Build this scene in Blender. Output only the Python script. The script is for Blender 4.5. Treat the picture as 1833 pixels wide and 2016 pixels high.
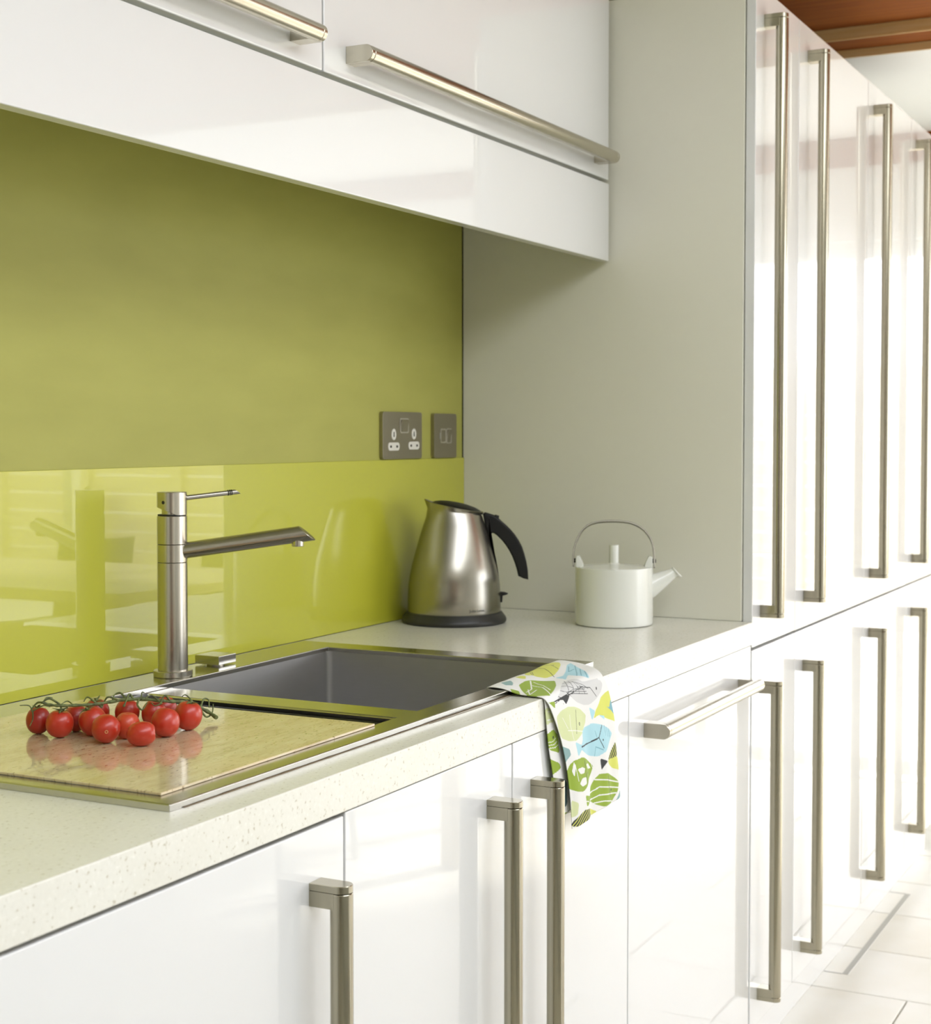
import bpy, bmesh, math, random
import numpy as np
from mathutils import Vector, Matrix, Euler

for o in list(bpy.data.objects):
    bpy.data.objects.remove(o, do_unlink=True)
SC = bpy.context.scene
COL = SC.collection
PI = math.pi

# ---------------------------------------------------------------- camera
cam_d = bpy.data.cameras.new('camera'); cam = bpy.data.objects.new('camera', cam_d); COL.objects.link(cam)
cam_d.sensor_fit = 'HORIZONTAL'; cam_d.sensor_width = 36.0
cam_d.lens = 36.0 * 3064.6266 / 1833.0
cam_d.shift_y = -(1008.0 - 964.6458) / 1833.0
cam_d.clip_start = 0.05; cam_d.clip_end = 200
yaw, pitch = 0.4766308, -0.0364418
cam.location = (-2.89107, -1.49555, 0.36190)
fw = Vector((math.cos(yaw)*math.cos(pitch), math.sin(yaw)*math.cos(pitch), math.sin(pitch)))
cam.rotation_euler = fw.to_track_quat('-Z', 'Y').to_euler()
cam_d.dof.use_dof = True; cam_d.dof.focus_distance = 1.98; cam_d.dof.aperture_fstop = 11.0
SC.camera = cam

# ---------------------------------------------------------------- world, light, exposure
SC.view_settings.view_transform = 'Standard'; SC.view_settings.look = 'None'
SC.view_settings.gamma = 1.0; SC.view_settings.use_curve_mapping = False
SC.view_settings.exposure = -0.37
w = bpy.data.worlds.new('overcast_sky'); SC.world = w; w.use_nodes = True
bg = w.node_tree.nodes['Background']
bg.inputs[0].default_value = (0.965, 1.0, 1.085, 1.0); bg.inputs[1].default_value = 7.0

ROOM_X0, ROOM_X1, ROOM_Y0, ZF, ZC = -4.2, 2.9, -5.2, -0.91, 1.50
def portal(name, loc, rot, sx, sy):
    l = bpy.data.lights.new(name, 'AREA'); l.shape = 'RECTANGLE'; l.size = sx; l.size_y = sy
    l.cycles.is_portal = True
    o = bpy.data.objects.new(name, l); COL.objects.link(o); o.location = loc; o.rotation_euler = rot
    return o
# daylight enters by two glazed openings: the end wall (+x) and the long wall (-y)
END_Y0, END_Y1, OPEN_TOP = -4.7, -0.72, 1.07
FR_X0, FR_X1, FR_Z0, FR_Z1 = 0.1, 2.8, -0.60, 1.40
portal('daylight_end_opening', (ROOM_X1+0.02, (END_Y0+END_Y1)/2, (ZF+OPEN_TOP)/2), (0, PI/2, 0), OPEN_TOP-ZF, END_Y1-END_Y0)
portal('daylight_side_opening', ((FR_X0+FR_X1)/2, ROOM_Y0-0.02, (FR_Z0+FR_Z1)/2), (PI/2, 0, 0), FR_X1-FR_X0, FR_Z1-FR_Z0)

SKY = (-3.6, -0.6, -2.8, -1.5)      # unseen roof opening added for light from above: x0, x1, y0, y1
portal('added_roof_opening', ((SKY[0]+SKY[1])/2, (SKY[2]+SKY[3])/2, 1.62), (0, 0, 0), SKY[1]-SKY[0], SKY[3]-SKY[2])

SKY2 = (1.72, 2.80, -5.0, -3.3)  # second unseen roof opening, added to brighten the tall doors
portal('added_dining_roof_opening', ((SKY2[0]+SKY2[1])/2, (SKY2[2]+SKY2[3])/2, 1.62), (0, 0, 0), SKY2[1]-SKY2[0], SKY2[3]-SKY2[2])
sun = bpy.data.lights.new('hazy_sun', 'SUN'); sun.energy = 14.0; sun.angle = math.radians(4); sun.color = (1.0, 0.96, 0.88)
so = bpy.data.objects.new('hazy_sun', sun); COL.objects.link(so)
so.rotation_euler = Vector((-0.75, -0.35, -0.56)).to_track_quat('-Z', 'Y').to_euler()

# ---------------------------------------------------------------- helpers
def bm_new(): return bmesh.new()
def add_box(bm, x0, x1, y0, y1, z0, z1, bev=0.0, seg=2):
    vs = [bm.verts.new((x, y, z)) for x in (x0, x1) for y in (y0, y1) for z in (z0, z1)]
    idx = [(0,1,3,2),(4,6,7,5),(0,4,5,1),(2,3,7,6),(0,2,6,4),(1,5,7,3)]
    fs = [bm.faces.new([vs[i] for i in f]) for f in idx]
    if bev > 0:
        es = list({e for f in fs for e in f.edges})
        bmesh.ops.bevel(bm, geom=es, offset=bev, segments=seg, profile=0.5, affect='EDGES')
def add_prism(bm, pts, h0, h1, axis='Z', bev=0.0, seg=2):
    """closed outline pts (a,b) extruded along axis from h0 to h1"""
    def P(a, b, h):
        return (a, b, h) if axis == 'Z' else ((a, h, b) if axis == 'Y' else (h, a, b))
    lo = [bm.verts.new(P(a, b, h0)) for a, b in pts]; hi = [bm.verts.new(P(a, b, h1)) for a, b in pts]
    n = len(pts); fs = [bm.faces.new(lo[::-1]), bm.faces.new(hi)]
    for i in range(n): fs.append(bm.faces.new((lo[i], lo[(i+1)%n], hi[(i+1)%n], hi[i])))
    bmesh.ops.recalc_face_normals(bm, faces=fs)
    if bev > 0:
        es = [e for f in fs[:2] for e in f.edges]
        bmesh.ops.bevel(bm, geom=es, offset=bev, segments=seg, profile=0.5, affect='EDGES')
def add_rings(bm, rings, cap0=True, cap1=True):
    """rings: list of equal-length vertex loops"""
    R = [[bm.verts.new(p) for p in r] for r in rings]; n = len(R[0]); fs = []
    for a, b in zip(R[:-1], R[1:]):
        for i in range(n): fs.append(bm.faces.new((a[i], a[(i+1)%n], b[(i+1)%n], b[i])))
    if cap0: fs.append(bm.faces.new(R[0][::-1]))
    if cap1: fs.append(bm.faces.new(R[-1]))
    bmesh.ops.recalc_face_normals(bm, faces=fs)
def add_lathe(bm, prof, cx=0, cy=0, n=48, cap0=True, cap1=True):
    add_rings(bm, [[(cx+r*math.cos(2*PI*i/n), cy+r*math.sin(2*PI*i/n), z) for i in range(n)] for r, z in prof], cap0, cap1)
def frame_for(d):
    d = d.normalized(); up = Vector((0,0,1)) if abs(d.z) < 0.95 else Vector((0,1,0))
    s = d.cross(up).normalized(); u = s.cross(d).normalized(); return s, u
def add_tube(bm, pts, rad, n=10, caps=True, flat=1.0):
    pts = [Vector(p) for p in pts]; rad = rad if isinstance(rad, (list, tuple)) else [rad]*len(pts)
    rings = []; s = None
    for i, p in enumerate(pts):
        d = (pts[min(i+1, len(pts)-1)] - pts[max(i-1, 0)]).normalized()
        if s is None: s, u = frame_for(d)
        else:
            s = (s - d*s.dot(d)).normalized(); u = s.cross(d).normalized()
        rings.append([p + rad[i]*(math.cos(2*PI*k/n)*s + flat*math.sin(2*PI*k/n)*u) for k in range(n)])
    add_rings(bm, rings, caps, caps)
def smooth_path(pts, k=6):
    pts = [Vector(p) for p in pts]; out = []
    for i in range(len(pts)-1):
        p0 = pts[max(i-1,0)]; p1 = pts[i]; p2 = pts[i+1]; p3 = pts[min(i+2,len(pts)-1)]
        for j in range(k):
            t = j/k
            out.append(0.5*((2*p1)+(p2-p0)*t+(2*p0-5*p1+4*p2-p3)*t*t+(3*p1-p0-3*p2+p3)*t**3))
    out.append(pts[-1]); return out
def finish(bm, ang=32):
    bmesh.ops.recalc_face_normals(bm, faces=bm.faces[:])
    a = math.radians(ang)
    for f in bm.faces: f.smooth = True
    for e in bm.edges:
        e.smooth = not (len(e.link_faces) == 2 and e.calc_face_angle(0) > a)
def obj(name, bm, mat, parent=None, origin=(0,0,0), ang=32, recalc=True):
    """one mesh object; geometry given in world metres, origin = where its thing stands"""
    if recalc: finish(bm, ang)
    if tuple(origin) != (0,0,0): bmesh.ops.translate(bm, verts=bm.verts[:], vec=-Vector(origin))
    me = bpy.data.meshes.new(name); bm.to_mesh(me); bm.free()
    me.materials.append(mat)
    o = bpy.data.objects.new(name, me); COL.objects.link(o)
    if parent: o.parent = parent
    wn = o.modifiers.new('normals', 'WEIGHTED_NORMAL'); wn.keep_sharp = True; wn.weight = 100
    return o
def thing(name, label, cat, loc=(0,0,0), group=None, rotz=0):
    o = bpy.data.objects.new(name, None); COL.objects.link(o); o.location = loc; o.rotation_euler = (0,0,rotz)
    o.empty_display_size = 0.05
    o['label'] = label; o['category'] = cat
    if group: o['group'] = group
    return o
def tag(o, label, cat, group=None):
    o['label'] = label; o['category'] = cat
    if group: o['group'] = group
    return o
def struct(o): o['kind'] = 'structure'; return o

# ---------------------------------------------------------------- materials (all node based)
def mat(name, col, rough=0.5, metal=0.0, coat=0.0, coat_rough=0.03, spec=0.5, aniso=0.0):
    m = bpy.data.materials.new(name); m.use_nodes = True
    b = m.node_tree.nodes['Principled BSDF']
    b.inputs['Base Color'].default_value = (*col, 1); b.inputs['Roughness'].default_value = rough
    b.inputs['Metallic'].default_value = metal; b.inputs['Coat Weight'].default_value = coat
    b.inputs['Coat Roughness'].default_value = coat_rough; b.inputs['Specular IOR Level'].default_value = spec
    b.inputs['Anisotropic'].default_value = aniso
    return m
def N(m, t): return m.node_tree.nodes.new(t)
def L(m, a, b): m.node_tree.links.new(a, b)
def coords(m, scale=(1,1,1), kind='Object'):
    tc = N(m, 'ShaderNodeTexCoord'); mp = N(m, 'ShaderNodeMapping'); mp.inputs['Scale'].default_value = scale
    L(m, tc.outputs[kind], mp.inputs['Vector']); return mp.outputs['Vector']
def noise(m, vec, scale, detail=4, rough=0.5):
    n = N(m, 'ShaderNodeTexNoise'); n.inputs['Scale'].default_value = scale; n.inputs['Detail'].default_value = detail
    n.inputs['Roughness'].default_value = rough; L(m, vec, n.inputs['Vector']); return n.outputs['Fac']
def ramp(m, fac, stops):
    r = N(m, 'ShaderNodeValToRGB'); e = r.color_ramp.elements
    while len(e) < len(stops): e.new(0.5)
    for i, (p, c) in enumerate(stops): e[i].position = p; e[i].color = (*c, 1)
    L(m, fac, r.inputs['Fac']); return r.outputs['Color']
def B(m): return m.node_tree.nodes['Principled BSDF']
def bump(m, fac, strength, dist=0.001):
    b = N(m, 'ShaderNodeBump'); b.inputs['Strength'].default_value = strength; b.inputs['Distance'].default_value = dist
    L(m, fac, b.inputs['Height']); L(m, b.outputs['Normal'], B(m).inputs['Normal'])

def brushed(name, col, rough, scale, amp=0.04):
    m = mat(name, col, rough, 1.0)
    f = noise(m, coords(m, scale), 1.0, 3, 0.6)
    r = N(m, 'ShaderNodeMapRange'); r.inputs['To Min'].default_value = rough-amp*0.5; r.inputs['To Max'].default_value = rough+amp*0.5
    L(m, f, r.inputs['Value']); L(m, r.outputs['Result'], B(m).inputs['Roughness'])
    c0 = tuple(v*0.98 for v in col); c1 = tuple(min(1, v*1.015) for v in col)
    L(m, ramp(m, f, [(0.3, c0), (0.7, c1)]), B(m).inputs['Base Color'])
    return m
M = {}
M['lacquer'] = mat('white_gloss_lacquer', (0.73, 0.735, 0.72), 0.35, coat=1.0, coat_rough=0.02)
M['carcass'] = mat('white_cabinet_board', (0.66, 0.67, 0.61), 0.6)
M['panel'] = mat('matt_cream_end_panel', (0.75, 0.735, 0.62), 0.55)
f = noise(M['panel'], coords(M['panel'], (300, 300, 300)), 1.0, 2); bump(M['panel'], f, 0.05, 0.0003)
M['wallpaint'] = mat('olive_wall_paint', (0.42, 0.40, 0.105), 0.6)
_m = M['wallpaint']; f = noise(_m, coords(_m, (2, 2, 6)), 3.0, 5)
L(_m, ramp(_m, f, [(0.35, (0.385, 0.378, 0.080)), (0.65, (0.415, 0.408, 0.090))]), B(_m).inputs['Base Color'])
f = noise(_m, coords(_m), 400, 2); bump(_m, f, 0.08, 0.0005)
M['glass'] = mat('lime_back_painted_glass', (0.50, 0.50, 0.035), 0.4, coat=1.0, coat_rough=0.0)
M['glass_edge'] = mat('green_glass_edge', (0.40, 0.44, 0.08), 0.2)
# quartz worktop: pale cream with fine grey and rose flecks
_m = M['quartz'] = mat('cream_quartz', (0.78, 0.76, 0.64), 0.22)
v = coords(_m)
f1 = noise(_m, v, 210, 2, 0.5); f2 = noise(_m, v, 14, 3)
c1 = ramp(_m, f1, [(0.29, (0.54, 0.50, 0.39)), (0.36, (0.74, 0.73, 0.65)), (0.62, (0.76, 0.75, 0.67)), (0.75, (0.82, 0.81, 0.74))])
mx = N(_m, 'ShaderNodeMixRGB'); mx.blend_type = 'MULTIPLY'; mx.inputs['Fac'].default_value = 0.25
L(_m, c1, mx.inputs[1]); L(_m, ramp(_m, f2, [(0.3, (0.86, 0.84, 0.78)), (0.7, (1, 1, 1))]), mx.inputs[2]); L(_m, mx.outputs[0], B(_m).inputs['Base Color'])
# travertine board: streaky tan stone with pits, polished
_m = M['stone'] = mat('polished_travertine', (0.6, 0.5, 0.3), 0.12, coat=0.6, coat_rough=0.03)
v = coords(_m, (16, 60, 30)); f1 = noise(_m, v, 1.0, 10, 0.7); v2 = coords(_m, (110, 340, 110)); f2 = noise(_m, v2, 1.0, 4, 0.6); f3 = noise(_m, coords(_m), 9, 3)
c1 = ramp(_m, f1, [(0.3, (0.50, 0.40, 0.23)), (0.5, (0.66, 0.56, 0.36)), (0.72, (0.72, 0.64, 0.44))])
c2 = ramp(_m, f2, [(0.345, (0.30, 0.21, 0.12)), (0.40, (1, 1, 1)), (0.8, (1, 1, 1))])
mx = N(_m, 'ShaderNodeMixRGB'); mx.blend_type = 'MULTIPLY'; mx.inputs['Fac'].default_value = 0.75
L(_m, c1, mx.inputs[1]); L(_m, c2, mx.inputs[2])
mx2 = N(_m, 'ShaderNodeMixRGB'); mx2.blend_type = 'MULTIPLY'; mx2.inputs['Fac'].default_value = 0.5
L(_m, mx.outputs[0], mx2.inputs[1]); L(_m, ramp(_m, f3, [(0.35, (1.0, 0.86, 0.74)), (0.65, (1, 1, 1))]), mx2.inputs[2]); L(_m, mx2.outputs[0], B(_m).inputs['Base Color'])
bump(_m, f2, 0.08, 0.0005)
M['steel_tap'] = brushed('brushed_steel_tap', (0.56, 0.53, 0.46), 0.25, (900, 900, 25))
M['steel_rod'] = brushed('brushed_steel_rod', (0.50, 0.47, 0.41), 0.26, (60, 60, 900))
M['steel_v'] = brushed('brushed_nickel_upright', (0.42, 0.39, 0.30), 0.18, (900, 900, 15))
M['steel_h'] = brushed('brushed_nickel_bar', (0.52, 0.485, 0.40), 0.24, (15, 900, 900))
M['steel_sink'] = brushed('satin_steel_sink_top', (0.55, 0.54, 0.50), 0.20, (20, 500, 500), 0.08)
M['steel_bowl'] = brushed('brushed_steel_bowl', (0.56, 0.555, 0.55), 0.38, (25, 25, 500))
M['steel_kettle'] = brushed('brushed_steel_kettle', (0.37, 0.352, 0.30), 0.24, (12, 12, 700), 0.02)
B(M['steel_kettle']).inputs['Anisotropic'].default_value = 0.75
_t = N(M['steel_kettle'], 'ShaderNodeTangent'); _t.direction_type = 'RADIAL'; _t.axis = 'Z'; L(M['steel_kettle'], _t.outputs[0], B(M['steel_kettle']).inputs['Tangent'])
M['steel_plate'] = brushed('brushed_steel_plate', (0.36, 0.33, 0.26), 0.38, (500, 30, 30))
M['socket_trim'] = mat('pale_switch_trim', (0.50, 0.47, 0.38), 0.35, 0.3)
M['black'] = mat('black_satin_plastic', (0.010, 0.010, 0.009), 0.42, spec=0.25)
M['rubber'] = mat('black_rubber', (0.008, 0.008, 0.008), 0.5)
M['base_black'] = mat('charcoal_kettle_base', (0.022, 0.022, 0.020), 0.42)
M['ink'] = mat('grey_printed_ink', (0.10, 0.10, 0.09), 0.6)
M['steel_hoop'] = mat('dark_steel_hoop', (0.24, 0.225, 0.18), 0.35, 1.0)
M['porcelain'] = mat('white_porcelain', (0.76, 0.77, 0.70), 0.25, coat=0.5, coat_rough=0.08)
M['plastic_white'] = mat('white_socket_plastic', (0.74, 0.72, 0.64), 0.4)
M['hole'] = mat('dark_socket_slot', (0.05, 0.048, 0.035), 0.7)
M['silicone'] = mat('brown_stained_sealant', (0.16, 0.11, 0.05), 0.6)
M['seal_clear'] = mat('pale_sealant', (0.60, 0.58, 0.50), 0.4)
M['tomato'] = []
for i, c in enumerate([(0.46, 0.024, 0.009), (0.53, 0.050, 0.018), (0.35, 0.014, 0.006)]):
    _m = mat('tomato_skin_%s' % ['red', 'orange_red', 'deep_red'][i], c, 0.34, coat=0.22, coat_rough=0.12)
    f = noise(_m, coords(_m), 45, 3)
    L(_m, ramp(_m, f, [(0.3, c), (0.75, (min(1, c[0]*1.15), c[1]*1.9, c[2]*1.8))]), B(_m).inputs['Base Color'])
    B(_m).inputs['Subsurface Weight'].default_value = 0.08; B(_m).inputs['Subsurface Radius'].default_value = (0.01, 0.003, 0.001)
    B(_m).inputs['Subsurface Scale'].default_value = 0.3
    M['tomato'].append(_m)
_m = M['vine'] = mat('green_vine', (0.095, 0.125, 0.04), 0.65)
f = noise(_m, coords(_m), 160, 3); L(_m, ramp(_m, f, [(0.3, (0.055, 0.065, 0.022)), (0.6, (0.15, 0.18, 0.058))]), B(_m).inputs['Base Color'])
M['scar'] = mat('pale_blossom_scar', (0.62, 0.42, 0.16), 0.6)
def wood(name, ca, cb, scale, rough=0.45):
    m = mat(name, ca, rough); f = noise(m, coords(m, scale), 1.0, 6, 0.6)
    L(m, ramp(m, f, [(0.3, ca), (0.7, cb)]), B(m).inputs['Base Color']); bump(m, f, 0.1, 0.0005); return m
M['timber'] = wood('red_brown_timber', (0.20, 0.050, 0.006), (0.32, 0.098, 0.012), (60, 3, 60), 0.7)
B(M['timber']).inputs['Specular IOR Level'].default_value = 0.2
M['added_panel_timber'] = wood('added_panel_dark_timber', (0.07, 0.045, 0.028), (0.11, 0.07, 0.045), (3, 60, 4))
M['timber_lit'] = wood('timber_lit_gold', (0.78, 0.52, 0.20), (0.88, 0.68, 0.36), (60, 3, 60))  # same wood as the timber, lit step faces put into a golden colour
M['fence_wood'] = wood('weathered_larch', (0.52, 0.43, 0.28), (0.66, 0.57, 0.40), (3, 3, 40), 0.8)
M['table_wood'] = wood('pale_ash', (0.55, 0.46, 0.30), (0.66, 0.57, 0.40), (3, 40, 40), 0.4)
M['chair_seat'] = mat('dark_grey_shell', (0.06, 0.065, 0.05), 0.5)
M['ceiling'] = mat('white_ceiling_paint', (0.88, 0.88, 0.86), 0.8)
M['wall_white'] = mat('warm_white_wall_paint', (0.80, 0.80, 0.77), 0.8)
_m = M['tile'] = mat('cream_limestone_tile', (0.76, 0.73, 0.62), 0.35)
oi = N(_m, 'ShaderNodeObjectInfo'); f = noise(_m, coords(_m, (1, 1, 1), 'Object'), 5, 4)
ad = N(_m, 'ShaderNodeMath'); ad.operation = 'MULTIPLY_ADD'; ad.inputs[1].default_value = 0.25; L(_m, oi.outputs['Random'], ad.inputs[0]); L(_m, f, ad.inputs[2])
L(_m, ramp(_m, ad.outputs[0], [(0.35, (0.76, 0.73, 0.63)), (0.85, (0.83, 0.82, 0.76))]), B(_m).inputs['Base Color'])
M['grout'] = mat('grey_beige_grout', (0.42, 0.40, 0.32), 0.9)
M['metal_trim'] = mat('satin_metal_trim', (0.50, 0.50, 0.48), 0.35, 1.0)
M['paving'] = mat('pale_outdoor_paving', (0.62, 0.61, 0.57), 0.9)
M['frame_white'] = mat('white_window_frame', (0.75, 0.75, 0.70), 0.4)
M['dark_gap'] = mat('shadow_gap_board', (0.10, 0.10, 0.04), 0.9)

# ---------------------------------------------------------------- the room
bm = bm_new(); add_box(bm, ROOM_X0, ROOM_X1, ROOM_Y0, 0.2, ZF-0.10, ZF-0.006)
floor = struct(obj('floor', bm, M['grout']))
TX, TY, TG = 0.3122, 0.626, 0.004
proto = bm_new(); add_box(proto, TG/2, TX-TG/2, TG/2, TY-TG/2, -0.008, 0.0, 0.0012, 1)
tile_me = None; x_joint, y_joint = 0.6255, -0.794
ki = -4
while x_joint + ki*TX < ROOM_X1 - TX:
    xx = x_joint + ki*TX
    off = 0.0 if (ki+1) % 2 == 0 else TY/2
    for j in range(-7, 2):
        yy = y_joint + off + j*TY
        if yy < ROOM_Y0 + 0.3 or yy > -0.57: continue
        if tile_me is None:
            t = obj('tile', proto, M['tile'], floor); tile_me = t.data
        else:
            t = bpy.data.objects.new('tile', tile_me); COL.objects.link(t); t.parent = floor
        t.location = (xx, yy, ZF)
    ki += 1

bm = bm_new(); add_box(bm, ROOM_X0-0.15, ROOM_X0, ROOM_Y0, 0.16, ZF, ZC+0.4)
struct(obj('wall_left', bm, M['wall_white']))
bm = bm_new(); add_box(bm, ROOM_X0, ROOM_X0+0.045, -3.3, -1.1, ZF, 1.15, 0.003, 1)  # unseen dark panel, added to give the bar handles dark reflections
struct(obj('added_dark_panel', bm, M['added_panel_timber']))
# end wall (+x): wide glazed opening under a timber lintel
bm = bm_new()
add_box(bm, ROOM_X1, ROOM_X1+0.2, END_Y1, 0.16, ZF-0.1, ZC+0.4)
add_box(bm, ROOM_X1, ROOM_X1+0.2, ROOM_Y0-0.2, END_Y0, ZF-0.1, ZC+0.4)
add_box(bm, ROOM_X1, ROOM_X1+0.2, END_Y0, END_Y1, OPEN_TOP, ZC+0.4)
struct(obj('wall_right', bm, M['wall_white']))
bm = bm_new(); add_box(bm, ROOM_X1-0.02, ROOM_X1+0.2, END_Y0, 0.0, 1.345, ZC+0.05, 0.002)
struct(obj('trim_1', bm, M['timber']))
# side wall (-y): long window above a sill
bm = bm_new()
add_box(bm, ROOM_X0, FR_X0, ROOM_Y0-0.2, ROOM_Y0, ZF-0.1, ZC+0.4)
add_box(bm, FR_X1, ROOM_X1, ROOM_Y0-0.2, ROOM_Y0, ZF-0.1, ZC+0.4)
add_box(bm, FR_X0, FR_X1, ROOM_Y0-0.2, ROOM_Y0, ZF-0.1, FR_Z0)
add_box(bm, FR_X0, FR_X1, ROOM_Y0-0.2, ROOM_Y0, FR_Z1, ZC+0.4)
struct(obj('wall_front', bm, M['wall_white']))
def frame_x(name, x, y0, y1, z0, z1, n):      # window frame lying in a plane of constant x
    r = bpy.data.objects.new(name, None); COL.objects.link(r); r['kind'] = 'structure'
    for k in range(n+1):
        yy = y0 + (y1-y0)*k/n
        b = bm_new(); add_box(b, x+0.05, x+0.12, yy-0.028, yy+0.028, z0, z1, 0.003, 1); obj('window_frame', b, M['frame_white'], r)
    for zz in (z0+0.03, z1-0.03):
        b = bm_new(); add_box(b, x+0.055, x+0.115, y0, y1, zz-0.03, zz+0.03, 0.003, 1); obj('window_rail', b, M['frame_white'], r)
def frame_y(name, y, x0, x1, z0, z1, n):
    r = bpy.data.objects.new(name, None); COL.objects.link(r); r['kind'] = 'structure'
    for k in range(n+1):
        xx = x0 + (x1-x0)*k/n
        b = bm_new(); add_box(b, xx-0.028, xx+0.028, y-0.12, y-0.05, z0, z1, 0.003, 1); obj('window_frame', b, M['frame_white'], r)
    for zz in (z0+0.03, z1-0.03):
        b = bm_new(); add_box(b, x0, x1, y-0.115, y-0.055, zz-0.03, zz+0.03, 0.003, 1); obj('window_rail', b, M['frame_white'], r)
frame_x('window_1', ROOM_X1, END_Y0, END_Y1, ZF, OPEN_TOP, 4)
frame_y('window_2', ROOM_Y0, FR_X0, FR_X1, FR_Z0, FR_Z1, 4)

# ceiling: stepped timber over the kitchen, white plaster beyond
bm = bm_new()
add_box(bm, 1.665, ROOM_X1, SKY2[3], 0.16, 1.4476, 1.60)
add_box(bm, 1.665, ROOM_X1, ROOM_Y0, SKY2[2], 1.4476, 1.60)
add_box(bm, 1.665, SKY2[0], SKY2[2], SKY2[3], 1.4476, 1.60)
add_box(bm, SKY2[1], ROOM_X1, SKY2[2], SKY2[3], 1.4476, 1.60)
add_box(bm, ROOM_X0, 0.15, SKY[3], 0.16, 1.51, 1.60)
add_box(bm, ROOM_X0, 0.15, ROOM_Y0, SKY[2], 1.51, 1.60)
add_box(bm, ROOM_X0, SKY[0], SKY[2], SKY[3], 1.51, 1.60)
add_box(bm, SKY[1], 0.15, SKY[2], SKY[3], 1.51, 1.60)
struct(obj('ceiling', bm, M['ceiling']))
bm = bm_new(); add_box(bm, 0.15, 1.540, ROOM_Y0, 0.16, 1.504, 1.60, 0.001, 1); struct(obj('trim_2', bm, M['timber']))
bm = bm_new(); add_box(bm, 1.536, 1.5415, ROOM_Y0, 0.16, 1.470, 1.504, 0.0005, 1); struct(obj('trim_3', bm, M['timber_lit']))
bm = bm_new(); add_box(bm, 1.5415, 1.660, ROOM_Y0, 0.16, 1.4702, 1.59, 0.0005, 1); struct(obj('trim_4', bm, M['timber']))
bm = bm_new(); add_box(bm, 1.6595, 1.665, ROOM_Y0, 0.16, 1.4476, 1.4702, 0.0005, 1); struct(obj('trim_5', bm, M['timber_lit']))

# painted wall panel above the glass, stopping short of the end panel with a shadow gap
bm = bm_new(); add_box(bm, ROOM_X0, -0.0035, 0.0035, 0.0062, 0.0, ZC+0.02, 0.0004, 1)
wall_back = struct(obj('wall_back', bm, M['wallpaint']))
bm = bm_new(); add_box(bm, ROOM_X0, ROOM_X1, 0.0066, 0.16, ZF, ZC+0.1)
obj('backing_board', bm, M['dark_gap'], wall_back)

# ---------------------------------------------------------------- handles
def handle_mesh(length, horizontal, x, y, z):
    """D-shaped bar handle: two stand-off blocks with a capped end, tube let in between.
    built upright (start at x,y,z on the door face), or lying along +x"""
    bm = bm_new(); wd, d = 0.0119, 0.0325
    arc = [(wd*math.cos(a), -d-wd*math.sin(a)) for a in [i*PI/16 for i in range(17)]]
    D = [(-wd, 0.0), (wd, 0.0)] + arc
    for s in (0, 1):
        h0, h1 = (0.0, 0.0082) if s == 0 else (length-0.0082, length)
        add_prism(bm, D, h0, h1, 'Z', 0.0006, 1)
        g0, g1 = (0.0082, 0.0245) if s == 0 else (length-0.0245, length-0.0082)
        add_prism(bm, [(-wd, 0), (wd, 0), (wd, -d+0.0027), (-wd, -d+0.0027)], g0, g1, 'Z')
    n = 32; r = 0.0121; h0, h1 = 0.0088, length-0.0088
    prof = [(r*math.cos(2*PI*i/n), -d-r*math.sin(2*PI*i/n)) for i in range(n)]

    add_rings(bm, [[(a*q, (b+d)*q-d, h) for a, b in prof] for q, h in ((0.96, h0), (1, h0+0.0006), (1, h1-0.0006), (0.96, h1))])
    if horizontal:
        bmesh.ops.transform(bm, matrix=Matrix(((0,0,1,0),(0,1,0,0),(-1,0,0,0),(0,0,0,1))), verts=bm.verts[:])
    bmesh.ops.translate(bm, verts=bm.verts[:], vec=(x, y, z))
    return bm
def door_front(parent, origin, x0, x1, z0, z1, yf, thick=0.019, bev=0.0016):
    bm = bm_new(); add_box(bm, x0, x1, yf, yf+thick, z0, z1, bev, 3)
    return obj('door', bm, M['lacquer'], parent, origin)

# ---------------------------------------------------------------- base units
YB = -0.618
def base_unit(name, x0, x1, label, cat, hx, door_top, carc_top, hz0=-0.752, hz1=-0.1040, group='gloss base units under the worktop'):
    t = thing(name, label, cat, (x0, 0, ZF), group); O = (x0, 0, ZF)
    bm = bm_new(); add_box(bm, x0+0.001, x1-0.001, -0.598, -0.02, -0.80, carc_top, 0.0005, 1)
    if carc_top < -0.1: add_box(bm, x0+0.001, x1-0.001, -0.598, -0.580, carc_top, -0.0452)
    obj('carcass', bm, M['carcass'], t, O)
    d = door_front(t, O, x0+0.0016, x1-0.0016, -0.798, door_top, YB)
    if hx is not None:
        obj('handle', handle_mesh(hz1-hz0, False, hx, YB, hz0), M['steel_v'], d, O)
    return t
base_unit('base_cabinet', -2.075, -1.4753, 'white gloss base cabinet at lower left, below the stone board', 'cabinet', -1.5337, -0.0492, -0.27)
base_unit('base_cabinet', -1.4753, -1.0568, 'white gloss base cabinet, upright handle at its right edge, left of the tea towel', 'cabinet', -1.1211, -0.0458, -0.27)
base_unit('base_cabinet', -1.0568, -0.6385, 'white gloss base cabinet half behind the tea towel, handle at its left edge', 'cabinet', -0.9893, -0.0458, -0.27)
t = thing('integrated_dishwasher', 'white gloss appliance front with one horizontal bar handle, right of the tea towel', 'cabinet', (-0.6385, 0, ZF), 'gloss base units under the worktop')
O = (-0.6385, 0, ZF)
bm = bm_new(); add_box(bm, -0.637, -0.001, -0.598, -0.02, -0.80, -0.046, 0.0005, 1); obj('carcass', bm, M['carcass'], t, O)
d = door_front(t, O, -0.6369, 0.0006, -0.798, -0.0458, YB)
obj('handle', handle_mesh(0.5195, True, -0.574, YB, -0.1105), M['steel_h'], d, O)
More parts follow.
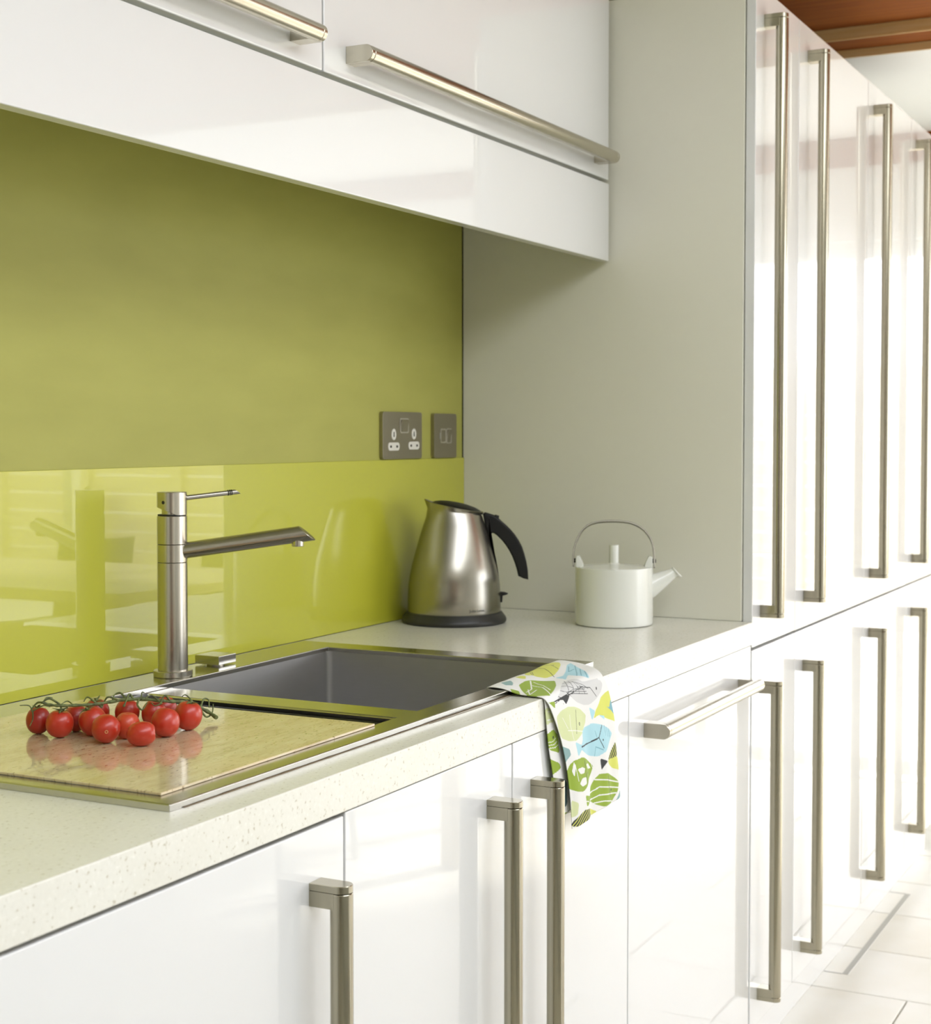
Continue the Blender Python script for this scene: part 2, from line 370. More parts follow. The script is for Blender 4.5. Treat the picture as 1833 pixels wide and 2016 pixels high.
# units beyond the left edge of the photograph keep the run going
base_unit('base_cabinet', -2.666, -2.075, 'white gloss base cabinet beyond the left end of the visible run', 'cabinet', None, -0.053, -0.046)

# plinth running the whole length
bm = bm_new(); add_box(bm, -2.67, 1.945, -0.5785, -0.562, ZF, -0.8005, 0.0008, 1)
tag(obj('plinth', bm, M['lacquer']), 'white plinth board between the cabinets and the tiled floor', 'plinth')

# ---------------------------------------------------------------- tall units
YT = -0.6196
def tall_unit(x0, x1, label, hx, top0):
    O = (x0, 0, ZF)
    t = thing('tall_cabinet', label, 'cabinet', O, 'row of tall gloss cabinets with long bar handles')
    bm = bm_new()
    add_box(bm, x0+0.0205 if x0 < 0.01 else x0+0.001, x1-0.001, -0.5990, 0.0025, -0.80, 1.2130, 0.0005, 1)
    obj('carcass', bm, M['carcass'], t, O)
    up = door_front(t, O, x0+0.0016, x1-0.0016, top0, 1.2155, YT)
    lo = door_front(t, O, x0+0.0016, x1-0.0016, -0.798, -0.0560, YT)
    obj('handle', handle_mesh(1.162, False, hx, YT, 0.0035), M['steel_v'], up, O)
    obj('handle', handle_mesh(0.630, False, hx-0.004, YT, -0.7495), M['steel_v'], lo, O)
tall_unit(0.0026, 0.3070, 'nearest tall white gloss cabinet, narrow, beside the end of the worktop', 0.0665, -0.0500)
tall_unit(0.3070, 0.9282, 'second tall white gloss cabinet, wide, just past the nearest narrow one', 0.3838, -0.0505)
tall_unit(0.9282, 1.4387, 'third tall white gloss cabinet from the worktop', 0.9965, -0.0505)
tall_unit(1.4387, 1.9450, 'farthest tall white gloss cabinet at the right edge', 1.5080, -0.0505)
# end panel facing the worktop
bm = bm_new(); add_box(bm, 0.0, 0.0185, -0.5990, 0.0030, 0.0004, 1.2155, 0.0006, 1)
tag(obj('end_panel', bm, M['panel']), 'matt cream side panel closing the tall cabinets, behind the teapot', 'panel')

# ---------------------------------------------------------------- wall units
YU = -0.3267
def wall_unit(x0, x1, label, h0, h1):
    O = (x0, 0, 0.8545)
    t = thing('wall_cabinet', label, 'cabinet', O, 'gloss wall cabinets')
    bm = bm_new(); add_box(bm, x0+0.001, x1-0.001, -0.3040, 0.0030, 0.856, 1.2130, 0.0005, 1); obj('carcass', bm, M['carcass'], t, O)
    d = door_front(t, O, x0+0.0022, x1-0.0018, 0.8614, 1.2155, YU, 0.021, 0.0022)
    obj('handle', handle_mesh(h1-h0, True, h0, YU, 0.8958), M['steel_h'], d, O)
wall_unit(-2.100, -1.0550, 'left white gloss wall cabinet, its bar handle ending at the door joint', -1.994, -1.1128)
wall_unit(-1.0550, -0.0085, 'right white gloss wall cabinet with a full long bar handle, against the end panel', -0.9962, -0.0618)
bm = bm_new(); add_box(bm, -2.100, -0.0085, YU, YU+0.021, 0.7020, 0.8545, 0.0018, 3)
tag(obj('pelmet_panel', bm, M['lacquer']), 'long white gloss pelmet panel below the two wall cabinets', 'panel')

# ---------------------------------------------------------------- worktop (one slab with the sink cut-out)
def holed_plate(bm, xs, ys, holes, z0, z1, bev=0.0, fixed_out=None):
    V = {}
    def v(i, j, k):
        key = (i, j, k)
        if key not in V: V[key] = bm.verts.new((xs[i], ys[j], (z0, z1)[k]))
        return V[key]
    cells = {(i, j) for i in range(len(xs)-1) for j in range(len(ys)-1) if (i, j) not in holes}
    for i, j in cells:
        bm.faces.new((v(i,j,1), v(i+1,j,1), v(i+1,j+1,1), v(i,j+1,1)))
        bm.faces.new((v(i,j,0), v(i,j+1,0), v(i+1,j+1,0), v(i+1,j,0)))
        for (di, dj, a, b) in ((0,-1,(i,j),(i+1,j)), (1,0,(i+1,j),(i+1,j+1)), (0,1,(i+1,j+1),(i,j+1)), (-1,0,(i,j+1),(i,j))):
            if (i+di, j+dj) not in cells:
                bm.faces.new((v(*a,0), v(*b,0), v(*b,1), v(*a,1)))
    bmesh.ops.recalc_face_normals(bm, faces=bm.faces[:])
    if bev > 0:
        es = [e for e in bm.edges if len(e.link_faces) == 2 and e.calc_face_angle(0) > 1.0 and (fixed_out is None or fixed_out(e))]
        bmesh.ops.bevel(bm, geom=es, offset=bev, segments=3, profile=0.5, affect='EDGES')
bm = bm_new()
holed_plate(bm, [-2.67, -1.700, -0.672, 0.0022], [-0.620, -0.556, -0.046, -0.0002], {(1, 1)}, -0.0445, 0.0, 0.0016,
            lambda e: all(abs(v.co.y+0.62) < 1e-5 for v in e.verts) and abs(e.verts[0].co.x-e.verts[1].co.x) > 0.01)
tag(obj('worktop', bm, M['quartz']), 'cream flecked quartz worktop with an inset sink, running along the base units', 'worktop')

# lime glass splashback
bm = bm_new(); add_box(bm, -2.67, -0.0008, 0.0, 0.0034, 0.0006, 0.3110, 0.0004, 1)
tag(obj('splashback', bm, M['glass']), 'glossy lime green glass splashback strip behind the tap', 'splashback')

# ---------------------------------------------------------------- sink
SO = (-1.19, -0.30, 0.0)
sink = thing('sink', 'satin steel inset double sink with a thin raised rim, below the tap', 'sink', SO)
bm = bm_new()
holed_plate(bm, [-1.7107, -1.6850, -0.7073, -0.6605], [-0.5680, -0.5330, -0.1115, -0.0326], {(1, 1)}, 0.0002, 0.0075, 0.0013,
            lambda e: max(v.co.z for v in e.verts) > 0.007)
obj('rim', bm, M['steel_sink'], sink, SO)
def bowl(x0, x1, y0, y1, zt, zb):
    bm = bm_new(); r = 0.010; t = 0.0012
    def loop(z, inset, rad):
        pts = []
        for cx, cy, a0 in ((x1-inset-rad, y1-inset-rad, 0), (x0+inset+rad, y1-inset-rad, PI/2), (x0+inset+rad, y0+inset+rad, PI), (x1-inset-rad, y0+inset+rad, 1.5*PI)):
            for k in range(5): pts.append((cx+rad*math.cos(a0+k*PI/8), cy+rad*math.sin(a0+k*PI/8), z))
        return pts
    add_rings(bm, [loop(zt, -t, r), loop(zb-t, -t, r), ], False, True)
    add_rings(bm, [loop(zt, -t, r), loop(zt, 0, r), loop(zb+0.012, 0, r), loop(zb+0.003, 0.004, r), loop(zb, 0.012, r)], False, True)
    bmesh.ops.remove_doubles(bm, verts=bm.verts[:], dist=1e-6)
    return bm
obj('bowl', bowl(-1.1285, -0.7070, -0.5332, -0.1113, 0.0001, -0.190), M['steel_bowl'], sink, SO)
obj('bowl', bowl(-1.6852, -1.1800, -0.5332, -0.1113, 0.0001, -0.150), M['steel_bowl'], sink, SO)
bm = bm_new(); add_box(bm, -1.1825, -1.1262, -0.5332, -0.1113, -0.010, 0.0004, 0.003, 3)
obj('divider', bm, M['steel_sink'], sink, SO)
bm = bm_new(); add_lathe(bm, [(0.004, -0.1885), (0.040, -0.1885), (0.044, -0.1895)], -0.918, -0.32, 32); obj('drain_strainer', bm, M['steel_sink'], sink, SO)
random.seed(4); bm = bm_new()
P = [(-1.69+0.011*i, -0.5690-0.0004*random.random(), 0.0004) for i in range(69)]
add_tube(bm, P, [0.0004+0.0004*random.random() for _ in P], 6)
P = [(-1.20+0.010*i, -0.5715-0.0022*math.sin(min(1, i/20.)*PI*0.8)-0.0003*random.random(), 0.0002) for i in range(32)]
add_tube(bm, P, 0.00035, 6); obj('sealant_line', bm, M['silicone'], sink, SO)

bm = bm_new(); add_box(bm, -1.6862, -1.2768, -0.5385, -0.1085, 0.0077, 0.0106, 0.0005, 1)
tag(obj('chopping_board', bm, M['stone']), 'polished tan stone board covering the left bowl, under the tomatoes', 'board')

# ---------------------------------------------------------------- tap
TX0, TY0 = -1.0755, -0.0770
TO = (TX0, TY0, 0.0075)
tap = thing('mixer_tap', 'tall brushed steel mixer tap with a straight spout pointing right, rising from the sink rim', 'tap', TO)
def ring_at(r, z): return [(TX0+r*math.cos(2*PI*i/48), TY0+r*math.sin(2*PI*i/48), z) for i in range(48)]
bm = bm_new(); add_rings(bm, [ring_at(0.0275, 0.0076), ring_at(0.0284, 0.0086), ring_at(0.0284, 0.0158), ring_at(0.0275, 0.0168), ring_at(0.0215, 0.0168)]); obj('base_ring', bm, M['steel_tap'], tap, TO)
bm = bm_new(); add_rings(bm, [ring_at(0.0218, 0.0168), ring_at(0.0218, 0.1735), ring_at(0.0214, 0.1740)]); obj('column', bm, M['steel_tap'], tap, TO)
for za, zb in ((0.1735, 0.1746), (0.1995, 0.2012), (0.2412, 0.2440)):
    bm = bm_new(); add_rings(bm, [ring_at(0.0205, za), ring_at(0.0205, zb)]); obj('joint_ring', bm, M['rubber'], tap, TO)
bm = bm_new(); add_rings(bm, [ring_at(0.0214, 0.1746), ring_at(0.0218, 0.1750), ring_at(0.0218, 0.1998), ring_at(0.0214, 0.2002)]); obj('swivel_collar', bm, M['steel_tap'], tap, TO)
bm = bm_new(); add_rings(bm, [ring_at(0.0214, 0.2010), ring_at(0.0218, 0.2014), ring_at(0.0218, 0.2412), ring_at(0.0212, 0.2418)]); obj('upper_column', bm, M['steel_tap'], tap, TO)
bm = bm_new(); add_rings(bm, [ring_at(0.0150, 0.2416), ring_at(0.0150, 0.2620)]); obj('cartridge_neck', bm, M['steel_tap'], tap, TO)
lev = Vector((0.0693, -0.0643, 0)).normalized()
def head_ring(r, base, tilt):
    out = []
    for i in range(48):
        c, s = math.cos(2*PI*i/48), math.sin(2*PI*i/48); k = -(c*lev.x+s*lev.y)
        out.append((TX0+r*c, TY0+r*s, base + (tilt*max(0.0, k+0.15) if tilt else 0.0)))
    return out
bm = bm_new(); add_rings(bm, [head_ring(0.0208, 0.2432, 0.0095), head_ring(0.0217, 0.2436, 0.0095), head_ring(0.0217, 0.2758, 0), head_ring(0.0210, 0.2768, 0)]); obj('lever_head', bm, M['steel_tap'], tap, TO)
def slanted_rod(p0, d, length, r, slant, n=28):
    """rod whose far end is cut on the skew: shorter on top, longer below"""
    p0 = Vector(p0); d = Vector(d).normalized(); s, u = frame_for(d); R = []
    for r2, L2, sl in ((r*0.96, 0, 0), (r, 0.0006, 0), (r, length-0.0005, slant), (r*0.965, length, slant)):
        R.append([p0 + d*(L2 - sl*math.sin(2*PI*k/n)) + r2*(math.cos(2*PI*k/n)*s + math.sin(2*PI*k/n)*u) for k in range(n)])
    b = bm_new(); add_rings(b, R); return b, p0, d, s, u
ld = Vector((-1.0062+1.0755, -0.1413+0.0770, 0.2755-0.2655))
b, *_ = slanted_rod(Vector((TX0, TY0, 0.2655))+ld.normalized()*0.0205, ld, 0.0770, 0.0037, 0.0040, 20)
lever = obj('lever', b, M['steel_rod'], tap, TO)
b = bm_new(); q0 = Vector((TX0, TY0, 0.2655)); q1 = ld.normalized(); s_, u_ = frame_for(q1)
for dd in (0.0830, 0.0855, 0.0880):
    c = q0+q1*dd; ringc = [c + 0.0036*(math.cos(a)*s_+math.sin(a)*u_) for a in [i*2*PI/20 for i in range(21)]]
    add_tube(b, ringc, 0.0009, 6)
obj('grip_ring', b, M['rubber'], lever, TO)
sd = Vector((-0.993+1.0755, -0.257+0.077, 0.2171-0.1885))
b, sp0, sdn, ss, su = slanted_rod((TX0, TY0, 0.1885), sd, sd.length, 0.0119, 0.0105, 36)
spout = obj('spout', b, M['steel_rod'], tap, TO)
oc = Vector((-0.9985, -0.2440, 0.0)); b = bm_new()
add_rings(b, [[(oc.x+r*math.cos(a), oc.y+r*math.sin(a), z) for a in [i*2*PI/28 for i in range(28)]] for r, z in ((0.0088, 0.2100), (0.0088, 0.1990), (0.0083, 0.1978), (0.0070, 0.1978), (0.0068, 0.2010))])
obj('outlet', b, M['steel_tap'], spout, TO)
bm = bm_new(); add_lathe(bm, [(0.0026, 0.0), (0.0026, 0.0008)], 0, 0, 12)
bmesh.ops.rotate(bm, verts=bm.verts[:], cent=(0,0,0), matrix=Matrix.Rotation(PI/2, 3, 'Y'))
bmesh.ops.translate(bm, verts=bm.verts[:], vec=(TX0-0.0218, TY0-0.001, 0.2618)); obj('screw_cover', bm, M['rubber'], tap, TO)

# pop-up waste control: low square block on a small foot
O = (-0.952, -0.0620, 0.0075)
t = thing('waste_control', 'small square steel waste knob on the sink rim right of the tap', 'knob', O)
bm = bm_new(); add_box(bm, -0.9745, -0.9305, -0.0850, -0.0400, 0.0098, 0.0232, 0.0008, 2); obj('cap', bm, M['steel_sink'], t, O)
bm = bm_new(); add_lathe(bm, [(0.0135, 0.0076), (0.0135, 0.0100)], -0.952, -0.062, 28); obj('foot', bm, M['steel_tap'], t, O)

# ---------------------------------------------------------------- kettle (local x = handle side)
KO = Vector((-0.254, -0.1095, 0.0)); KR = math.atan2(-0.885, 0.465)
def kz(X, Y): return ((780+X/6.546-894.7)*0.000976, (1224-(960+Y/6.546))*0.000976)
kettle = thing('electric_kettle', 'brushed steel jug kettle with black handle, in the corner by the sockets', 'kettle', KO, rotz=KR)
bm = bm_new(); add_lathe(bm, [(0.0965, 0.0002), (0.1000, 0.0030), (0.1005, 0.0060), (0.0990, 0.0110), (0.0915, 0.0205), (0.088, 0.0212), (0.0, 0.0212)], 0, 0, 72, True, False)
obj('power_base', bm, M['base_black'], kettle)
def kring(r, z, tilt, bulge=0.0, sx=0.0, n=72):
    out = []
    for i in range(n):
        a = 2*PI*i/n; da = (a-PI); rr = r + bulge*math.exp(-(da/0.26)**2)
        x = sx + rr*math.cos(a); zz = z - tilt*x + (bulge*0.35)*math.exp(-(da/0.30)**2)
        out.append((x, rr*math.sin(a), zz))
    return out
prof = [(0.0885, 0.0195), (0.0895, 0.0235), (0.0893, 0.045), (0.0880, 0.071), (0.0850, 0.092), (0.0812, 0.110), (0.0765, 0.128), (0.0712, 0.147), (0.0650, 0.168), (0.0590, 0.187), (0.0540, 0.202)]
rings = [kring(r, z, 0.0) for r, z in prof] + [kring(0.0515, 0.2130, 0.11)]
bm = bm_new(); add_rings(bm, rings, True, False)
body = obj('body', bm, M['steel_kettle'], kettle)
bm = bm_new(); add_rings(bm, [kring(0.0517, 0.2126, 0.11), kring(0.0513, 0.2150, 0.13, 0.001), kring(0.0530, 0.2215, 0.20, 0.0085, 0.004), kring(0.0522, 0.2222, 0.20, 0.0085, 0.004), kring(0.0500, 0.2180, 0.20, 0.004, 0.004)], False, False)
obj('spout_collar', bm, M['steel_kettle'], kettle)
bm = bm_new(); LR = []
for q in (1.0, 0.96, 0.85, 0.65, 0.4, 0.15):
    LR.append([(0.0055 + 0.0500*q*math.cos(2*PI*i/48), 0.0495*q*math.sin(2*PI*i/48), 0.2175 - 0.20*(0.0055+0.05*q*math.cos(2*PI*i/48)) + 0.0135*math.sqrt(max(0, 1-q**2.2))) for i in range(48)])
add_rings(bm, LR); obj('lid', bm, M['black'], kettle)
out = [(1120,335),(1150,316),(1200,330),(1265,352),(1330,398),(1420,480),(1480,540),(1535,605),(1585,680),(1625,760),(1655,850),(1680,950),(1697,1060),(1703,1180),(1640,1165),(1575,1135),(1555,1050),(1530,970),(1495,880),(1455,805),(1410,735),(1360,672),(1300,612),(1262,584),(1238,580),(1222,600),(1235,680),(1262,800),(1290,920),(1310,1040),(1325,1150),(1322,1205),(1305,1205),(1285,1080),(1262,960),(1235,840),(1205,700),(1170,560),(1140,450)]
bm = bm_new(); add_prism(bm, [kz(*p) for p in out], -0.0115, 0.0115, 'Y', 0.0038, 3); obj('handle', bm, M['black'], kettle)
bm = bm_new(); add_tube(bm, [kz(1290,395)[:1]+(0,)+kz(1290,395)[1:], kz(1303,352)[:1]+(0,)+kz(1303,352)[1:]], [0.0055, 0.0042], 16); obj('lid_button', bm, M['black'], kettle)
bm = bm_new(); add_prism(bm, [kz(*p) for p in [(1320,1338),(1400,1345),(1445,1362),(1425,1375),(1375,1388),(1368,1470),(1350,1475),(1325,1400)]], -0.008, 0.008, 'Y', 0.001, 2); obj('switch', bm, M['black'], kettle)
# lettering printed round the lower body
tc = bpy.data.curves.new('lettering_curve', 'FONT'); tc.body = 'John Lewis'; tc.size = 0.0074; tc.align_x = 'CENTER'; tc.resolution_u = 3
to = bpy.data.objects.new('lettering_curve', tc); COL.objects.link(to)
bpy.context.view_layer.update(); dg = bpy.context.evaluated_depsgraph_get()
me = bpy.data.meshes.new_from_object(to.evaluated_get(dg)); bpy.data.objects.remove(to, do_unlink=True)
a_mid = -PI/2 + math.asin(0.0435/0.0895)
for v in me.vertices:
    a = a_mid + v.co.x/0.0895; v.co = (0.09005*math.cos(a), 0.09005*math.sin(a), 0.0275 + v.co.y)
me.name = 'printed_lettering'; me.materials.clear(); me.materials.append(M['ink'])
o = bpy.data.objects.new('printed_lettering', me); COL.objects.link(o); o.parent = kettle

# ---------------------------------------------------------------- teapot (local x = spout side)
PO = Vector((-0.146, -0.395, 0.0)); PR = math.atan2(-0.925, 0.38)
def tz(X, Y): return ((1110+X/7.332-1208.7)*0.000964, (1228.5-(1010+Y/7.332))*0.000964)
teapot = thing('teapot', 'white porcelain drum-shaped teapot with a steel hoop handle, right of the kettle', 'teapot', PO, rotz=PR)
bm = bm_new(); add_lathe(bm, [(0.0700, 0.0003), (0.0728, 0.0018), (0.0737, 0.0050), (0.0737, 0.1075), (0.0728, 0.1092), (0.0700, 0.1092), (0.0690, 0.1075), (0.0, 0.1060)], 0, 0, 72, True, False); obj('body', bm, M['porcelain'], teapot)
bm = bm_new(); add_lathe(bm, [(0.0680, 0.1068), (0.0680, 0.1092), (0.055, 0.1108), (0.035, 0.1128), (0.013, 0.1146), (0.0092, 0.1165), (0.0090, 0.1490), (0.0082, 0.1503), (0.0, 0.1505)], 0, 0, 48, True, False); obj('lid', bm, M['porcelain'], teapot)
for s in (-1, 1):
    ear = [(s*0.0725, 0.100), (s*0.0725, 0.1265), (s*0.0710, 0.1298), (s*0.0668, 0.1302), (s*0.0640, 0.1285), (s*0.0590, 0.118), (s*0.0565, 0.1085), (s*0.0575, 0.100)]
    bm = bm_new(); add_prism(bm, ear, -0.0095, 0.0095, 'Y', 0.0022, 2); obj('lug', bm, M['porcelain'], teapot)
    bm = bm_new(); add_tube(bm, [(s*0.0715, 0, 0.1205), (s*0.0790, 0, 0.1205)], 0.0042, 14); obj('pivot', bm, M['rubber'], teapot)
arch = [(140,770),(137,700),(137,620),(150,520),(172,440),(200,370),(240,295),(290,232),(340,192),(400,162),(480,140),(560,130),(640,126),(720,125),(800,127),(880,133),(960,147),(1030,172),(1100,208),(1160,255),(1210,312),(1250,375),(1278,450),(1290,520),(1298,610),(1300,700),(1300,785)]
pts = [(tz(*p)[0], tz(*p)[1]) for p in arch]
bm = bm_new(); R = []; lean = math.radians(14); zh = 0.1205
for i, (x, z) in enumerate(pts):
    x0_, z0_ = pts[max(i-1,0)]; x1_, z1_ = pts[min(i+1,len(pts)-1)]
    d = Vector((x1_-x0_, z1_-z0_)).normalized(); nrm = Vector((-d.y, d.x)); hw = 0.0064 if 2 < i < len(pts)-3 else 0.0055
    ring = []
    for a, b_ in ((hw, 0.0015), (-hw, 0.0015), (-hw, -0.0015), (hw, -0.0015)):
        px_, pz_ = x+nrm.x*b_, z+nrm.y*b_
        dz = (pz_-zh)/math.cos(lean) if pz_ > zh else pz_-zh
        ring.append((px_, a*math.cos(lean)+dz*math.sin(lean), zh+dz*math.cos(lean)-a*math.sin(lean)))
    R.append(ring)
add_rings(bm, R); bmesh.ops.bevel(bm, geom=[e for e in bm.edges if e.calc_face_angle(0) > 1.2], offset=0.0004, segments=1, affect='EDGES')
obj('hoop_handle', bm, M['steel_hoop'], teapot)
A0 = Vector((0.060, 0, tz(1180,1100)[1])); A1 = Vector((tz(1275,1035)[0], 0, tz(1275,1035)[1])); A2 = Vector((tz(1592,842)[0], 0, tz(1592,842)[1]))
bm = bm_new(); R = []
for c, r, nd in ((A0, 0.0245, Vector((1,0,0.05))), (A1+Vector((0,0,-0.001)), 0.0215, Vector((1,0,0.25))), (A1.lerp(A2, 0.5), 0.0148, Vector((0.8,0,0.5))), (A2, 0.0092, Vector((0.72,0,0.69)))):
    nd.normalize(); u2 = Vector((-nd.z, 0, nd.x))
    R.append([c + r*math.cos(a)*u2 + r*0.8*math.sin(a)*Vector((0,1,0)) for a in [k*2*PI/32 for k in range(32)]])
nd = Vector((0.72, 0, 0.69)).normalized(); u2 = Vector((-nd.z, 0, nd.x)); c3 = Vector((tz(1628,845)[0], 0, tz(1628,845)[1]))
for c, r in ((A2+nd*0.001, 0.0098), (c3-nd*0.0020, 0.0122), (c3, 0.0130), (c3+nd*0.0008, 0.0122), (c3, 0.0105), (c3-nd*0.004, 0.0075)):
    R.append([c + r*math.cos(a)*u2 + r*0.85*math.sin(a)*Vector((0,1,0)) for a in [k*2*PI/32 for k in range(32)]])
add_rings(bm, R); obj('spout', bm, M['porcelain'], teapot)

# ---------------------------------------------------------------- sockets
def rrect(x0, x1, z0, z1, r, n=5):
    o = []
    for cx, cz, a0 in ((x1-r, z1-r, 0), (x0+r, z1-r, PI/2), (x0+r, z0+r, PI), (x1-r, z0+r, 1.5*PI)):
        for k in range(n+1): o.append((cx+r*math.cos(a0+k*PI/2/n), cz+r*math.sin(a0+k*PI/2/n)))
    return o
def oval(cx, cz, rx, rz, n=24): return [(cx+rx*math.cos(2*PI*i/n), cz+rz*math.sin(2*PI*i/n)) for i in range(n)]
def plate_part(name, pts, y0, y1, m, parent, O, bev=0.0):
    bm = bm_new(); add_prism(bm, pts, y0, y1, 'Y', bev, 2); return obj(name, bm, m, parent, O)
YP = -0.0046
def zoomxz(X, Y):      # zoom crop of the plates -> wall x, z
    px, py = 740+X/9.647, 790+Y/9.647
    return (-0.344+(px-757)*0.1532/77.5, 0.4025-(py-811)*0.0905/93.0)
def rocker(parent, O, x0, x1, z0, z1):
    bm = bm_new()
    holed = rrect(x0, x1, z0, z1, 0.004); inner = rrect(x0+0.0022, x1-0.0022, z0+0.0022, z1-0.0022, 0.003)
    R = [[(a, y, c) for a, c in pts] for pts, y in ((holed, YP+0.0005), (holed, YP-0.0012), (inner, YP-0.0012), (inner, YP+0.0005))]
    add_rings(bm, R, False, False); obj('switch_frame', bm, M['socket_trim'], parent, O)
    bm = bm_new(); add_prism(bm, [(YP+0.002, z0+0.003), (YP-0.0006, z0+0.003), (YP-0.0016, (z0+z1)/2), (YP-0.0048, z1-0.003), (YP+0.002, z1-0.003)], x0+0.003, x1-0.003, 'X', 0.0004, 1)
    obj('rocker_switch', bm, M['steel_plate'], parent, O)
O = (-0.2675, 0.0035, 0.357)
t = thing('double_socket', 'brushed steel double power socket with white pin inserts, left of the single plate', 'socket', O)
plate_part('face_plate', rrect(-0.3440, -0.1910, 0.3125, 0.4030, 0.005), YP, 0.0034, M['steel_plate'], t, O, 0.0006)
x0_, z1_ = zoomxz(478, 318); x1_, z0_ = zoomxz(642, 605); rocker(t, O, x0_, x1_, z0_, z1_)
for ex, ey, bx, by in ((363, 628, 363, 858), (747, 620, 747, 845)):
    cx, cz = zoomxz(ex, ey); f_ = plate_part('earth_insert', oval(cx, cz, 0.0088, 0.0108), YP-0.0008, YP+0.0004, M['plastic_white'], t, O, 0.0002)
    plate_part('pin_slot', rrect(cx-0.0019, cx+0.0019, cz-0.0048, cz+0.0048, 0.0004, 2), YP-0.0010, YP, M['hole'], f_, O)
    cx, cz = zoomxz(bx, by); f_ = plate_part('pin_insert', rrect(cx-0.0215, cx+0.0215, cz-0.0078, cz+0.0078, 0.0068), YP-0.0008, YP+0.0004, M['plastic_white'], t, O, 0.0002)
    for s in (-1, 1): plate_part('pin_slot', rrect(cx+s*0.0118-0.0032, cx+s*0.0118+0.0032, cz-0.0022, cz+0.0022, 0.0004, 2), YP-0.0010, YP, M['hole'], f_, O)
O = (-0.092, 0.0035, 0.357)
t = thing('fused_switch', 'narrow brushed steel fused switch plate, beside the end panel', 'switch', O)
plate_part('face_plate', rrect(-0.1402, -0.0433, 0.3120, 0.4018, 0.005), YP, 0.0034, M['steel_plate'], t, O, 0.0006)
rocker(t, O, -0.0893, -0.0675, 0.3410, 0.3720)
bm = bm_new(); a_ = rrect(-0.1140, -0.0915, 0.3420, 0.3712, 0.0035); b_ = rrect(-0.1115, -0.0940, 0.3445, 0.3687, 0.003)
add_rings(bm, [[(p, y, q) for p, q in pts] for pts, y in ((a_, YP+0.0005), (a_, YP-0.0010), (b_, YP-0.0010), (b_, YP+0.0005))], False, False); obj('fuse_frame', bm, M['socket_trim'], t, O)
plate_part('fuse_tab', rrect(-0.1178, -0.1142, 0.3500, 0.3630, 0.001, 2), YP-0.0010, YP+0.0004, M['metal_trim'], t, O)
plate_part('fuse_holder', rrect(-0.1108, -0.0947, 0.3452, 0.3680, 0.0025), YP-0.0012, YP+0.0004, M['steel_plate'], t, O, 0.0003)
